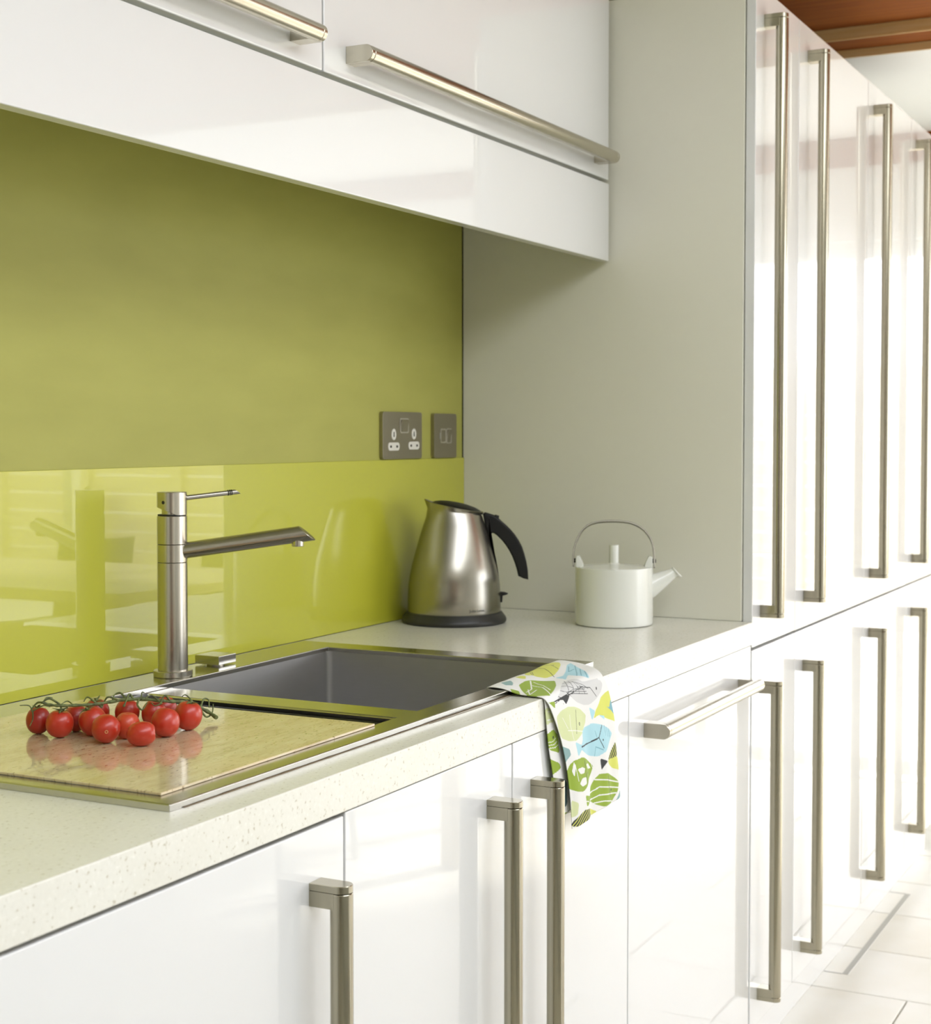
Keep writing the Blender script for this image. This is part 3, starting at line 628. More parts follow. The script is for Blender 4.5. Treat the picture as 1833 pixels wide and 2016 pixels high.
# drawn shapes of the towel print: x and run length of the cloth in tenths of a millimetre
FRONT_PATCH = [('lime',[(-8401,980),(-8313,974),(-7988,1013),(-7698,984),(-7511,906),(-7491,802),(-7657,692),(-8014,540),(-8341,459),(-8583,491),(-8638,636),(-8588,737),(-8662,780),(-8646,850)]),('lime',[(-8895,897),(-8755,862),(-8732,779),(-8913,679),(-8952,754)]),('blue',[(-7609,598),(-7430,619),(-7544,474),(-7764,161),(-8049,-65),(-8177,143),(-8193,275),(-8474,162),(-8437,247),(-8454,378),(-8269,320),(-8001,412)]),('green',[(-9309,589),(-9034,623),(-8915,586),(-8811,480),(-8718,399),(-8613,293),(-8915,108),(-9196,0),(-9486,-75),(-9604,-25),(-9740,60),(-9816,84),(-9690,230),(-9476,448)]),('teal',[(-9369,892),(-9158,825),(-9274,709),(-9414,642),(-9480,732)]),('green',[(-9595,587),(-9564,436),(-9733,313),(-9828,284),(-9819,391)]),('grey',[(-8675,121),(-8468,111),(-8356,52),(-8298,-61),(-7776,-103),(-7730,-182),(-7812,-272),(-8000,-345),(-8259,-398),(-8441,-377),(-8692,-296),(-8833,-219),(-8920,-151),(-9386,-178)]),('k',[(-9660,-181),(-9007,-138),(-8903,-167),(-9006,-228),(-9075,-265),(-9161,-183)]),('lime',[(-7505,-302),(-7659,-309),(-7850,-353),(-7962,-437),(-8092,-517),(-8165,-620),(-7998,-590),(-7771,-670),(-7304,-816),(-7307,-567)]),('blue',[(-8295,-428),(-8092,-517),(-8220,-640)]),('blue',[(-7998,-590),(-7790,-637),(-7809,-692)]),('dblue',[(-7677,-510),(-7580,-547),(-7484,-437),(-7307,-508),(-7305,-745),(-7502,-610)]),('pale',[(-9429,-387),(-9279,-329),(-9040,-305),(-8797,-343),(-8584,-411),(-8403,-525),(-8439,-646),(-8582,-749),(-8864,-819),(-9106,-784),(-9310,-707),(-9395,-583)]),('blue',[(-8600,-732),(-8474,-697),(-8220,-675),(-7922,-746),(-7654,-849),(-7557,-939),(-7653,-1039),(-7805,-1158),(-8067,-1196),(-8326,-1141),(-8579,-1045),(-8704,-980),(-8845,-1053),(-8916,-824),(-8687,-913),(-8617,-842)]),('hatch',[(-7459,-1073),(-7378,-1309),(-7765,-1310),(-7613,-1192)]),('lime',[(-7765,-1310),(-7378,-1309),(-7257,-1561),(-7572,-1464),(-7726,-1369)]),('k',[(-8011,-1235),(-7765,-1318),(-7897,-1372),(-7972,-1416)]),('green',[(-9001,-1079),(-8686,-1085),(-8398,-1192),(-8215,-1305),(-8287,-1412),(-8468,-1519),(-8682,-1588),(-8894,-1545),(-9119,-1464),(-9205,-1302),(-9205,-1219),(-9104,-1115)]),('white',[(-8896,-1224),(-8720,-1223),(-8613,-1264),(-8649,-1328),(-8790,-1314)]),('white',[(-8542,-1221),(-8398,-1234),(-8288,-1327),(-8434,-1313)]),('white',[(-8824,-1447),(-8719,-1384),(-8577,-1398),(-8558,-1501),(-8718,-1511)]),('white',[(-9001,-1093),(-8948,-1186),(-8982,-1318),(-9052,-1222)]),('green',[(-8028,-1463),(-7763,-1500),(-7531,-1604),(-7335,-1724),(-7412,-1849),(-7606,-1971),(-7873,-1987),(-8136,-1901),(-8357,-1797),(-8573,-1836),(-8618,-1658),(-8467,-1696),(-8358,-1726),(-8322,-1605),(-8176,-1506)]),('hatch',[(-9047,-1998),(-8995,-1954),(-8821,-1895),(-8645,-1863),(-8393,-1896),(-8337,-2015),(-8500,-2051),(-8785,-2071),(-8994,-2031)]),('lime',[(-8393,-1896),(-8098,-2010),(-8319,-2027)]),('teal',[(-7254,-1866),(-7173,-2002),(-7489,-1995),(-7372,-1901)]),('green',[(-10033,-152),(-9414,-166),(-9447,-269),(-9612,-156)]),('blue',[(-9066,-1675),(-8857,-1748),(-8892,-1824),(-8997,-1718)]),('teal',[(-9326,-813),(-9105,-894),(-9070,-983),(-9240,-1075),(-9309,-967)]),('pale',[(-9049,-1637),(-8857,-1720),(-8891,-1880),(-9047,-1901)])]
FRONT_LINE = [('k',5,[(-8076,972),(-8083,778),(-8246,579),(-8418,409)]),('k',5,[(-7877,903),(-7796,811),(-7977,572)]),('k',4,[(-8418,972),(-8404,884),(-8588,737)]),('k',4,[(-8319,987),(-8348,878),(-8563,729)]),('dblue',8,[(-7682,526),(-7995,360),(-7769,379)]),('dblue',8,[(-7544,474),(-7998,203),(-8164,118)]),('dblue',8,[(-7677,307),(-8088,72)]),('dblue',8,[(-7770,174),(-8042,-16)]),('white',9,[(-8955,568),(-9324,338),(-9546,311)]),('white',8,[(-9141,452),(-9131,245),(-9442,-71)]),('white',8,[(-8970,500),(-9013,298),(-9224,54)]),('white',8,[(-9387,369),(-9665,182),(-9325,248)]),('k',5,[(-8563,-95),(-8187,-160),(-8008,-312)]),('k',5,[(-8768,-396),(-8789,-477),(-8796,-545),(-8812,-640),(-8829,-721)]),('white',5,[(-9107,-632),(-8900,-667),(-8582,-735)]),('white',5,[(-9005,-428),(-9021,-577),(-8951,-797)]),('white',4,[(-9244,-431),(-9107,-604)]),('k',9,[(-8687,-939),(-8364,-950),(-8033,-922)]),('k',7,[(-8033,-922),(-7977,-838),(-7929,-759)]),('k',6,[(-8033,-922),(-7900,-1097)]),('dblue',6,[(-7846,-773),(-7807,-925)]),('dblue',6,[(-7770,-808),(-7711,-956)]),('dblue',6,[(-7674,-853),(-7634,-984)]),('dblue',6,[(-8179,-1168),(-8143,-1039),(-7918,-1122)]),('dblue',5,[(-8088,-919),(-8145,-809)]),('k',6,[(-8614,-1151),(-8577,-1342),(-8486,-1515)]),('white',6,[(-8966,-1141),(-8860,-1398)]),('white',5,[(-8289,-1241),(-8233,-1337)]),('white',6,[(-8522,-1593),(-8468,-1547)]),('white',8,[(-8176,-1520),(-7801,-1594),(-7335,-1724)]),('white',8,[(-8340,-1687),(-8026,-1658),(-7685,-1727),(-7373,-1798)]),('white',8,[(-8357,-1790),(-8025,-1781),(-7451,-1863)]),('white',7,[(-8210,-1864),(-7874,-1899),(-7606,-1956)]),('white',6,[(-8610,-1744),(-8466,-1781)]),('k',5,[(-7751,-1546),(-7723,-1712),(-7656,-1887)]),('k',4,[(-8740,93),(-8617,48),(-8496,8)]),('k',4,[(-8916,17),(-8795,-28),(-8686,-87)]),('k',4,[(-9090,-58),(-8971,-103),(-8872,-181)]),('k',4,[(-9261,-132),(-9143,-177),(-8407,-114)]),('k',4,[(-9428,-204),(-8728,-104),(-8370,-153)]),('k',4,[(-8955,-115),(-8728,-134),(-8333,-192)]),('k',4,[(-8955,-145),(-8728,-165),(-8297,-232)]),('k',4,[(-8583,138),(-8921,-137)]),('k',4,[(-8554,82),(-8745,-163)]),('k',4,[(-8525,26),(-8568,-189)]),('k',4,[(-8496,-30),(-8388,-215)]),('k',4,[(-8506,-11),(-8261,-163)])]
FRONT_EYE = [('k',9,(-7777,775)),('k',11,(-7975,-202)),('k',12,(-8689,-608)),('pale',5,(-8689,-608)),('k',8,(-7912,-976)),('k',9,(-8451,-1363)),('k',9,(-7630,-1779)),('k',4,(-9161,-245))]
BACK_PATCH = [('pale',[(-9645,-204),(-9380,-300),(-9379,-463),(-9643,-460)]),('green',[(-9643,-609),(-9411,-567),(-9277,-672),(-9241,-938),(-9543,-835)]),('green',[(-9641,-919),(-9274,-1069),(-9206,-1151),(-9541,-1229)]),('dteal',[(-9606,-1236),(-8999,-1357),(-8996,-1753),(-9604,-1622)]),('green',[(-9337,-1775),(-8996,-1829),(-8995,-1913),(-9337,-1837)])]
BACK_LINE = [('white',5,[(-9593,-725),(-9444,-738),(-9344,-701)]),('white',5,[(-9576,-769),(-9410,-785),(-9310,-755)]),('white',5,[(-9559,-812),(-9376,-832),(-9276,-809)]),('white',6,[(-9579,-282),(-9413,-315)]),('white',6,[(-9595,-401),(-9412,-417)])]
BACK_EYE = [('k',10,(-9427,-680))]

# ---------------------------------------------------------------- tea towel (thin folded cloth, print as a colour attribute)
PAL = dict(k=(0.012, 0.014, 0.014), lime=(0.60, 0.62, 0.10), green=(0.25, 0.36, 0.018), blue=(0.36, 0.60, 0.66), dblue=(0.16, 0.36, 0.42),
           pale=(0.58, 0.63, 0.33), grey=(0.58, 0.58, 0.56), teal=(0.22, 0.36, 0.35), white=(0.74, 0.735, 0.70), dteal=(0.035, 0.10, 0.10))
def in_poly(px, py, poly):
    inside = np.zeros(px.shape, bool); n = len(poly)
    for i in range(n):
        x1, y1 = poly[i]; x2, y2 = poly[(i+1) % n]
        if y1 == y2: continue
        c = ((y1 > py) != (y2 > py)) & (px < (x2-x1)*(py-y1)/(y2-y1)+x1); inside ^= c
    return inside
def seg_d(px, py, a, b):
    ax, ay = a; bx, by = b; dx, dy = bx-ax, by-ay; l = dx*dx+dy*dy+1e-9
    t = np.clip(((px-ax)*dx+(py-ay)*dy)/l, 0, 1); return np.hypot(px-(ax+t*dx), py-(ay+t*dy))
def wobble_poly(poly):                      # soften the drawn outlines
    out = []
    for i in range(len(poly)):
        a, b, c = poly[i-1], poly[i], poly[(i+1) % len(poly)]
        out.append(((a[0]+7*b[0])/8., (a[1]+7*b[1])/8.)); out.append(((7*b[0]+c[0])/8., (7*b[1]+c[1])/8.))
    return out
def print_colours(X, T, patches, lines, eyes):
    col = np.tile(np.array(PAL['white']), (len(X), 1))
    for c, poly in patches:
        poly = wobble_poly(poly); msk = in_poly(X, T, poly)
        if c == 'hatch':
            ph = (T*0.5 + X*0.85 if poly[0][0] > -9000 and poly[0][1] > -1500 else T*0.8 - X*0.5) / 30.0
            bars = (np.sin(ph*2*PI/1.0*0.62 + 0.6*np.sin(X/60.)) > -0.45)
            col[msk] = PAL['lime']; col[msk & bars] = PAL['k']
        else: col[msk] = PAL[c]
    for c, wd, pts in lines:
        d = np.full(len(X), 1e9)
        for a, b in zip(pts[:-1], pts[1:]): d = np.minimum(d, seg_d(X, T, a, b))
        col[d < wd*1.15] = PAL[c]
    for c, r, p in eyes: col[np.hypot(X-p[0], T-p[1]) < r*2.0] = PAL[c]
    return col
SHEETS = {}
def cloth_sheet(left, right, nu, nv, patches, lines, eyes, off, fold, phase):
    """left/right: matched 3D paths from the sink side over the worktop edge and down; sheet lofted between them"""
    Lp = smooth_path(left, 14); Rp = smooth_path(right, 14)
    def resample(P, n):
        P = np.array([tuple(p) for p in P]); d = np.r_[0, np.cumsum(np.linalg.norm(np.diff(P, axis=0), axis=1))]
        s = np.linspace(0, d[-1], n); return np.stack([np.interp(s, d, P[:, k]) for k in range(3)], 1)
    A = resample(Lp, nv); Bq = resample(Rp, nv); u = np.linspace(0, 1, nu)[None, :, None]
    G = A[:, None, :]*(1-u) + Bq[:, None, :]*u
    uu = np.broadcast_to(np.linspace(0, 1, nu)[None, :], (nv, nu)); vv = np.broadcast_to(np.linspace(0, 1, nv)[:, None], (nv, nu))
    hang = np.clip((0.004 - G[..., 2])/0.10, 0, 1); top = np.clip((G[..., 2]-0.004)/0.008, 0, 1)
    # normals approximated: outwards (-y) where it hangs, up (+z) on top
    wv = fold*(0.55*np.sin(uu*2*PI*1.35+phase) + 0.3*np.sin(uu*2*PI*2.6+1.7+phase+vv*1.5) + 0.12*np.sin(uu*31+vv*5))
    edge = np.exp(-(uu/0.05)**2) + np.exp(-((1-uu)/0.05)**2)
    G[..., 1] -= hang*(0.0035 + wv + 0.0) + off*(1-top) - hang*edge*0.002
    G[..., 2] += top*(off + 0.0010*(1+np.sin(uu*2*PI*1.1+0.5+vv*6)) + 0.0006*np.sin(uu*17+vv*9))*np.clip(uu*5, 0.1, 1)
    X = G[..., 0]*1e4
    T = (np.maximum(G[..., 1]+0.6245, 0)*1.2 - 0.0100 + np.minimum(G[..., 2], 0)*1.02*(G[..., 1] < -0.60))*1e4
    C = print_colours(X.ravel(), T.ravel(), patches, lines, eyes)
    return G.reshape(-1, 3), C
def sheet_object(name, verts, cols, nu, nv, material, parent, O, thick):
    idx = np.arange(nu*nv).reshape(nv, nu)
    q = np.stack([idx[:-1, :-1], idx[:-1, 1:], idx[1:, 1:], idx[1:, :-1]], -1).reshape(-1, 4)
    me = bpy.data.meshes.new(name); me.vertices.add(len(verts)); me.vertices.foreach_set('co', (verts-np.array(O)).astype(np.float32).ravel())
    me.loops.add(q.size); me.loops.foreach_set('vertex_index', q.astype(np.int32).ravel())
    me.polygons.add(len(q)); me.polygons.foreach_set('loop_start', np.arange(0, q.size, 4, dtype=np.int32))
    me.polygons.foreach_set('loop_total', np.full(len(q), 4, np.int32)); me.update(calc_edges=True)
    me.polygons.foreach_set('use_smooth', np.ones(len(q), bool))
    at = me.color_attributes.new('print', 'FLOAT_COLOR', 'POINT'); at.data.foreach_set('color', np.c_[cols, np.ones(len(cols))].astype(np.float32).ravel())
    me.materials.append(material); o = bpy.data.objects.new(name, me); COL.objects.link(o); o.parent = parent
    s = o.modifiers.new('thickness', 'SOLIDIFY'); s.thickness = thick; s.offset = 0
    return o
_m = mat('printed_cotton', (0.8, 0.8, 0.75), 0.85); at = N(_m, 'ShaderNodeVertexColor'); at.layer_name = 'print'; L(_m, at.outputs['Color'], B(_m).inputs['Base Color'])
wv = noise(_m, coords(_m), 900, 2); bump(_m, wv, 0.15, 0.0004); B(_m).inputs['Sheen Weight'].default_value = 0.15
TWO = (-0.85, -0.62, 0.0)
towel = tag(bpy.data.objects.new('tea_towel', None), 'white tea towel printed with green, blue and grey fish, hanging over the worktop edge', 'tea towel'); COL.objects.link(towel); towel.location = TWO
frontL = [(-0.950, -0.5290, -0.030), (-0.958, -0.5300, 0.002), (-0.963, -0.5370, 0.0088), (-0.967, -0.560, 0.0088), (-0.970, -0.585, 0.0040), (-0.970, -0.6130, 0.0028), (-0.9670, -0.6235, -0.0020), (-0.955, -0.6270, -0.020), (-0.934, -0.6300, -0.060), (-0.918, -0.6320, -0.105), (-0.907, -0.6330, -0.150), (-0.9015, -0.6335, -0.192)]
frontR = [(-0.745, -0.5290, -0.030), (-0.738, -0.5300, 0.002), (-0.7300, -0.5360, 0.0125), (-0.7310, -0.560, 0.0130), (-0.738, -0.590, 0.0105), (-0.757, -0.6150, 0.0080), (-0.763, -0.6250, 0.0000), (-0.752, -0.6275, -0.020), (-0.740, -0.6305, -0.060), (-0.734, -0.6320, -0.105), (-0.728, -0.6330, -0.150), (-0.7235, -0.6335, -0.183)]
backL = [(-0.960, -0.5720, 0.0045), (-0.9640, -0.590, 0.0022), (-0.9660, -0.6150, 0.0012), (-0.9660, -0.6222, -0.002), (-0.9620, -0.6228, -0.030), (-0.9550, -0.6232, -0.070), (-0.9430, -0.6238, -0.110), (-0.9330, -0.6242, -0.145), (-0.9255, -0.6245, -0.172)]
backR = [(-0.800, -0.5720, 0.0045), (-0.795, -0.590, 0.0022), (-0.790, -0.6150, 0.0012), (-0.788, -0.6222, -0.002), (-0.785, -0.6228, -0.030), (-0.780, -0.6232, -0.070), (-0.775, -0.6238, -0.110), (-0.772, -0.6242, -0.140), (-0.770, -0.6245, -0.160)]
nu, nv = 330, 430
V_, C_ = cloth_sheet(frontL, frontR, nu, nv, FRONT_PATCH, FRONT_LINE, FRONT_EYE, 0.0012, 0.0042, 0.6)
sheet_object('front_fold', V_, C_, nu, nv, _m, towel, TWO, 0.0010)
nu, nv = 150, 240
V_, C_ = cloth_sheet(backL, backR, nu, nv, BACK_PATCH, BACK_LINE, BACK_EYE, 0.0, 0.0010, 2.0)
sheet_object('back_fold', V_, C_, nu, nv, _m, towel, TWO, 0.0008)

# ---------------------------------------------------------------- tomatoes
def tomato_mesh(rx, ry, rz, seed, nseg=36, nring=24):
    rnd = random.Random(seed); bm = bm_new(); ph = rnd.random()*6
    R = []
    for j in range(1, nring):
        th = PI*j/nring; z = math.cos(th); r = math.sin(th)**0.86
        zz = z - 0.16*math.exp(-(th/0.30)**2) * 1.0
        ring = []
        for i in range(nseg):
            a = 2*PI*i/nseg; lob = 1+0.012*math.cos(3*a+ph)+0.008*math.cos(5*a+ph*2)
            ring.append((rx*r*lob*math.cos(a), ry*r*lob*math.sin(a), rz*zz))
        R.append(ring)
    top = [(0.02*rx*math.cos(2*PI*i/nseg), 0.02*rx*math.sin(2*PI*i/nseg), rz*0.835) for i in range(nseg)]
    bot = [(0.02*rx*math.cos(2*PI*i/nseg), 0.02*rx*math.sin(2*PI*i/nseg), -rz) for i in range(nseg)]
    add_rings(bm, [top]+R+[bot]); return bm
BT = 0.0106
# x, y, half width, half height, tilt (x, y degrees), skin, calyx, label
TOM = [
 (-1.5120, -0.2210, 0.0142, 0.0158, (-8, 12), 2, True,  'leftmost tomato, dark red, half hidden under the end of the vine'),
 (-1.5175, -0.2585, 0.0160, 0.0160, (6, -4), 0, True,  'second tomato from the left, upright in the front row under the vine'),
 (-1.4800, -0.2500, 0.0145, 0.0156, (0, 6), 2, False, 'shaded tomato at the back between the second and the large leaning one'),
 (-1.4935, -0.2875, 0.0163, 0.0170, (10, 24), 0, True,  'large leaning tomato just left of the one showing its pale scar'),
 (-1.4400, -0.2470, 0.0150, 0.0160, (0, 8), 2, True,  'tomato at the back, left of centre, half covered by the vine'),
 (-1.4230, -0.2790, 0.0148, 0.0158, (0, 6), 0, True,  'rounded tomato at the back, directly above the orange one'),
 (-1.5185, -0.3275, 0.0163, 0.0163, (68, -30), 0, False, 'front tomato showing a pale round blossom scar'),
 (-1.4880, -0.3330, 0.0143, 0.0155, (4, 0), 1, False, 'orange-red tomato between the scarred one and the egg-shaped one'),
 (-1.5135, -0.3745, 0.0150, 0.0140, (20, 84), 0, False, 'smallest front tomato, egg-shaped, pointing right'),
 (-1.4130, -0.3115, 0.0146, 0.0158, (0, -8), 0, False, 'tomato half hidden at the back left of the large right-hand one'),
 (-1.4590, -0.3650, 0.0166, 0.0168, (14, -18), 0, False, 'large tomato right of centre with a bright highlight'),
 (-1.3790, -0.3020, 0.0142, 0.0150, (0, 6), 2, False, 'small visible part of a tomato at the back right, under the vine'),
 (-1.4130, -0.3625, 0.0168, 0.0172, (-6, 12), 0, True,  'rightmost tomato, next to the cut end of the vine'),
]
def sepals(seed, r):
    rnd = random.Random(seed); bm = bm_new(); n = 5
    for k in range(n):
        a = 2*PI*k/n + rnd.uniform(-0.3, 0.3); ln = r*rnd.uniform(0.75, 1.15); rise = rnd.uniform(-0.25, 0.35); pts = []
        for j in range(6):
            t = j/5; rr = 0.0012+ln*t; zz = 0.0012 + ln*(0.30*math.sin(t*PI*0.8)*(0.4+rise) - 0.10*t*t*(1-rise)) + (0.0026*t*t if rise > 0 else 0)
            pts.append((rr*math.cos(a+0.25*t), rr*math.sin(a+0.25*t), zz))
        add_tube(bm, pts, [0.0011, 0.0014, 0.0013, 0.0010, 0.0006, 0.0002], 6, True, 0.4)
    add_lathe(bm, [(0.0005, 0.0), (0.0022, 0.0004), (0.0018, 0.0022), (0.0010, 0.0040)], 0, 0, 10)
    return bm
for i, (x, y, rw, rh, tilt, sk, cal, lab) in enumerate(TOM):
    rot = Euler((math.radians(tilt[0]), math.radians(tilt[1]), i*0.9)).to_matrix() if abs(tilt[0]) < 50 and abs(tilt[1]) < 50 else Euler((math.radians(tilt[0]), 0, math.radians(tilt[1]) if i == 6 else 0)).to_matrix()
    bm = tomato_mesh(rw, rw, rh, i) if i != 8 else tomato_mesh(0.0139, 0.0139, 0.0168, i)
    if i == 8: rot = Euler((0, math.radians(86), math.radians(-50))).to_matrix()
    if i == 6:      # blossom end (-z) turned towards the camera
        rot = Vector((0.72, 0.66, 0.05)).to_track_quat('Z', 'Y').to_matrix()
    bmesh.ops.transform(bm, matrix=rot.to_4x4(), verts=bm.verts[:])
    zmin = min(v.co.z for v in bm.verts); cz = BT - zmin - 0.0001
    O = (x, y, BT); t = thing('tomato', lab, 'tomato', O, 'tomatoes on the vine')
    bmesh.ops.translate(bm, verts=bm.verts[:], vec=(0, 0, cz-BT))
    obj('flesh', bm, M['tomato'][sk], t, ang=60)
    if cal:
        b = sepals(i, 0.0100); bmesh.ops.transform(b, matrix=Matrix.Translation((0, 0, cz-BT)) @ rot.to_4x4() @ Matrix.Translation((0, 0, rh*0.86)), verts=b.verts[:])
        obj('calyx', b, M['vine'], t, ang=60)
    if i == 6:
        b = bm_new(); add_lathe(b, [(0.0010, -0.0002), (0.0017, 0.0002), (0.0022, -0.0004)], 0, 0, 14)
        bmesh.ops.transform(b, matrix=Matrix.Translation((0, 0, cz-BT)) @ rot.to_4x4() @ Matrix.Translation((0, 0, -rh*1.0)) @ Matrix.Rotation(PI, 4, 'X'), verts=b.verts[:])
        obj('blossom_scar', b, M['scar'], t, ang=60)

MAIN = [(-1.3603,-0.365,0.0167),(-1.3564,-0.35,0.0217),(-1.366,-0.345,0.0278),(-1.3849,-0.335,0.037),(-1.401,-0.33,0.0401),(-1.4167,-0.325,0.0429),(-1.4306,-0.31,0.0456),(-1.4503,-0.3,0.0475),(-1.4634,-0.29,0.0462),(-1.4842,-0.285,0.0463),(-1.4946,-0.28,0.0465),(-1.507,-0.27,0.047),(-1.5176,-0.262,0.0476),(-1.5218,-0.257,0.0479),(-1.5256,-0.25,0.0492),(-1.5297,-0.245,0.0515)]
BR = [
[(-1.366,-0.345,0.0278),(-1.3523,-0.34,0.036),(-1.3429,-0.34,0.0338),(-1.3485,-0.345,0.0257)],
[(-1.3729,-0.345,0.031),(-1.3803,-0.335,0.0448),(-1.3829,-0.33,0.0427)],
[(-1.3661,-0.345,0.0264),(-1.3679,-0.355,0.0182),(-1.3494,-0.35,0.0191),(-1.3469,-0.35,0.0302)],
[(-1.4054,-0.33,0.0412),(-1.4142,-0.33,0.0491),(-1.4208,-0.33,0.0456),(-1.4357,-0.34,0.0432)],
[(-1.4211,-0.325,0.0439),(-1.4278,-0.32,0.0508),(-1.4386,-0.32,0.049)],
[(-1.4349,-0.31,0.0462),(-1.4203,-0.3,0.0516),(-1.416,-0.3,0.0503)],
[(-1.4392,-0.31,0.0462),(-1.4536,-0.32,0.043),(-1.4575,-0.33,0.0389),(-1.4427,-0.325,0.0444)],
[(-1.4437,-0.305,0.0478),(-1.4439,-0.3,0.053),(-1.4624,-0.31,0.0477),(-1.4666,-0.31,0.0422)],
[(-1.4503,-0.3,0.0485),(-1.4487,-0.29,0.0544),(-1.4533,-0.285,0.0519),(-1.4634,-0.29,0.0462)],
[(-1.459,-0.295,0.048),(-1.4637,-0.285,0.0514),(-1.4661,-0.28,0.0445),(-1.4761,-0.285,0.0409)],
[(-1.4761,-0.285,0.0416),(-1.4824,-0.28,0.0484),(-1.4829,-0.27,0.0531),(-1.4868,-0.268,0.0481)],
[(-1.507,-0.27,0.047),(-1.5055,-0.26,0.051),(-1.5154,-0.26,0.0491)],
[(-1.5176,-0.262,0.0476),(-1.5236,-0.25,0.0557),(-1.5297,-0.245,0.0528),(-1.5307,-0.245,0.051)],
[(-1.5297,-0.245,0.0515),(-1.5284,-0.235,0.0505),(-1.5317,-0.23,0.0438),(-1.5318,-0.23,0.0398)],
[(-1.5317,-0.23,0.0405),(-1.531,-0.225,0.0467),(-1.5408,-0.22,0.0482)],
[(-1.5308,-0.23,0.0403),(-1.5309,-0.23,0.0315),(-1.5411,-0.235,0.0256)],
[(-1.5297,-0.245,0.0515),(-1.5184,-0.24,0.0555),(-1.5087,-0.24,0.0536)],
[(-1.5308,-0.23,0.041),(-1.5243,-0.24,0.0469),(-1.5182,-0.245,0.045)],
[(-1.5112,-0.265,0.0448),(-1.5177,-0.262,0.0436),(-1.5257,-0.257,0.0451)],
[(-1.4357,-0.34,0.0432),(-1.4402,-0.335,0.0414),(-1.4404,-0.33,0.0445)]]
VO = (-1.45, -0.30, BT)
vine = thing('tomato_vine', 'knotted green vine stem lying across the top of the tomatoes', 'stem', VO)
bm = bm_new(); P = smooth_path(MAIN, 5); n_ = len(P)
add_tube(bm, P, [0.0024-0.0009*i/n_+0.00035*math.sin(i*1.3) for i in range(n_)], 9); obj('main_stem', bm, M['vine'], vine, VO, 60)
for k, br in enumerate(BR):
    bm = bm_new(); P = smooth_path(br, 6); n_ = len(P); r0 = 0.0014 if len(br) == 4 else 0.0010
    add_tube(bm, P, [r0*(1-0.55*i/n_)+(0.0008*math.exp(-((i-n_*0.85)/2.0)**2) if k in (3, 7, 9) else 0) for i in range(n_)], 7)
    obj('side_shoot', bm, M['vine'], vine, VO, 60)

# ---------------------------------------------------------------- metal edged strip let into the floor by the plinth
O = (1.09, -0.61, ZF); t = thing('floor_strip', 'thin metal edging of a hatch set flush in the pale floor tiles by the plinth', 'floor strip', O)
bm = bm_new(); add_box(bm, 0.733, 1.449, -0.6370, -0.6225, ZF-0.004, ZF+0.0012, 0.0003, 1); obj('edge_strip', bm, M['metal_trim'], t, O)
for xx in (0.7315, 1.4470):
    bm = bm_new(); add_box(bm, xx, xx+0.0035, -0.6225, -0.5790, ZF-0.004, ZF+0.0010, 0.0003, 1); obj('end_strip', bm, M['metal_trim'], t, O)

# ---------------------------------------------------------------- dining end of the room and garden, seen only as reflections
tc_ = Vector((1.55, -2.75, ZF))
t = thing('dining_table', 'pale ash dining table, seen as a reflection in the green glass', 'table', tc_)
def tb(name, x0, x1, y0, y1, z0, z1, m, par, bev=0.004):
    bm = bm_new(); add_box(bm, x0, x1, y0, y1, z0, z1, bev, 1); return obj(name, bm, m, par)
tb('tabletop', -0.48, 0.48, -0.95, 0.95, 0.71, 0.75, M['table_wood'], t)
for sx in (-1, 1):
    for sy in (-1, 1): tb('leg', sx*0.43-0.03, sx*0.43+0.03, sy*0.9-0.03, sy*0.9+0.03, 0, 0.71, M['table_wood'], t)
t = thing('blocker_island', 'white island bench added out of view to shade the lower doors', 'island', (-2.5, -2.65, ZF))  # unseen bench added to block floor bounce onto the base doors
tb('body', -1.65, 1.30, -0.42, 0.42, 0.10, 0.86, M['lacquer'], t, 0.002)
tb('plinth', -1.60, 1.25, -0.37, 0.37, 0.0, 0.10, M['lacquer'], t, 0.001)
tb('blocker_top', -1.68, 1.34, -0.45, 0.45, 0.86, 0.90, M['quartz'], t, 0.002)
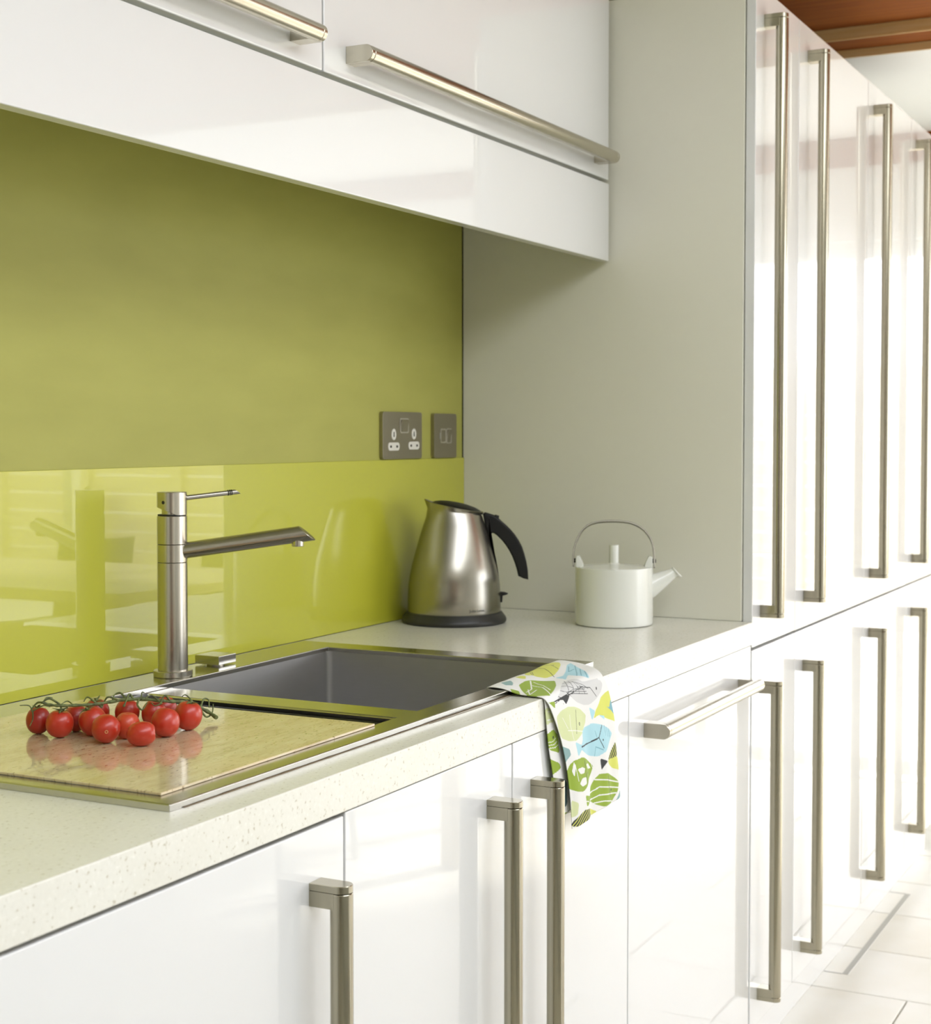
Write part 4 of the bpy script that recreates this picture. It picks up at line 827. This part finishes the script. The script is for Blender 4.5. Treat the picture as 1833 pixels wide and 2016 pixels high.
def chair(x, y, rz, lab):
    c = thing('dining_chair', lab, 'chair', (x, y, ZF), 'dining chairs round the table', rz)
    tb('seat', -0.21, 0.21, -0.21, 0.21, 0.43, 0.455, M['chair_seat'], c, 0.01)
    bm = bm_new(); R = []
    for k in range(9):
        a = (k-4)/4; R.append([(0.21*a, 0.20+0.05*(1-a*a)+dy, z) for dy, z in ((0, 0.45), (0.012, 0.45), (0.062, 0.80+0.02*(a*a)), (0.050, 0.80+0.02*(a*a)))])
    add_rings(bm, R); obj('backrest', bm, M['chair_seat'], c)
    for sx in (-1, 1):
        for sy in (-1, 1):
            b = bm_new(); add_tube(b, [(sx*0.17, sy*0.17, 0.435), (sx*0.20, sy*0.20, 0)], 0.011, 10); obj('leg', b, M['metal_trim'], c)
chair(0.86, -2.35, PI/2, 'dark shell dining chair at the near side of the table, end nearer the cabinets')
chair(0.82, -3.15, PI/2+0.1, 'dark shell dining chair at the near side of the table, farther from the cabinets')
chair(2.26, -2.35, -PI/2, 'dark shell dining chair on the window side of the table, nearer the cabinets')
chair(2.26, -3.15, -PI/2, 'dark shell dining chair on the window side of the table, farther from the cabinets')
bm = bm_new(); add_box(bm, ROOM_X1+0.2, 14, -14, 4, ZF-0.2, ZF-0.06); add_box(bm, ROOM_X0-2, ROOM_X1+0.2, -14, ROOM_Y0-0.2, ZF-0.2, ZF-0.06); struct(obj('ground', bm, M['paving']))
FX = 7.2; O = (FX, -6, ZF-0.06)
t = thing('garden_fence', 'larch board garden fence, seen only as a reflection in the green glass', 'fence', O)
pm = None
for k in range(15):
    yy = -12 + k*0.95
    b = bm_new(); add_box(b, FX-0.07, FX+0.03, yy-0.05, yy+0.05, ZF-0.06, ZF+1.75, 0.004, 1); obj('post', b, M['fence_wood'], t, O)
for j in range(11):
    for k in range(14):
        yy = -12 + k*0.95; z0 = ZF + 0.0 + j*0.155
        if pm is None:
            b = bm_new(); add_box(b, -0.012, 0.012, 0.05, 0.90, 0, 0.148, 0.002, 1); bo = obj('fence_board', b, M['fence_wood'], t); pm = bo.data
        else:
            bo = bpy.data.objects.new('fence_board', pm); COL.objects.link(bo); bo.parent = t
        bo.location = (random.uniform(-0.006, 0.006), yy+6, z0-ZF+0.06); bo.rotation_euler = (0, 0.0, 0)
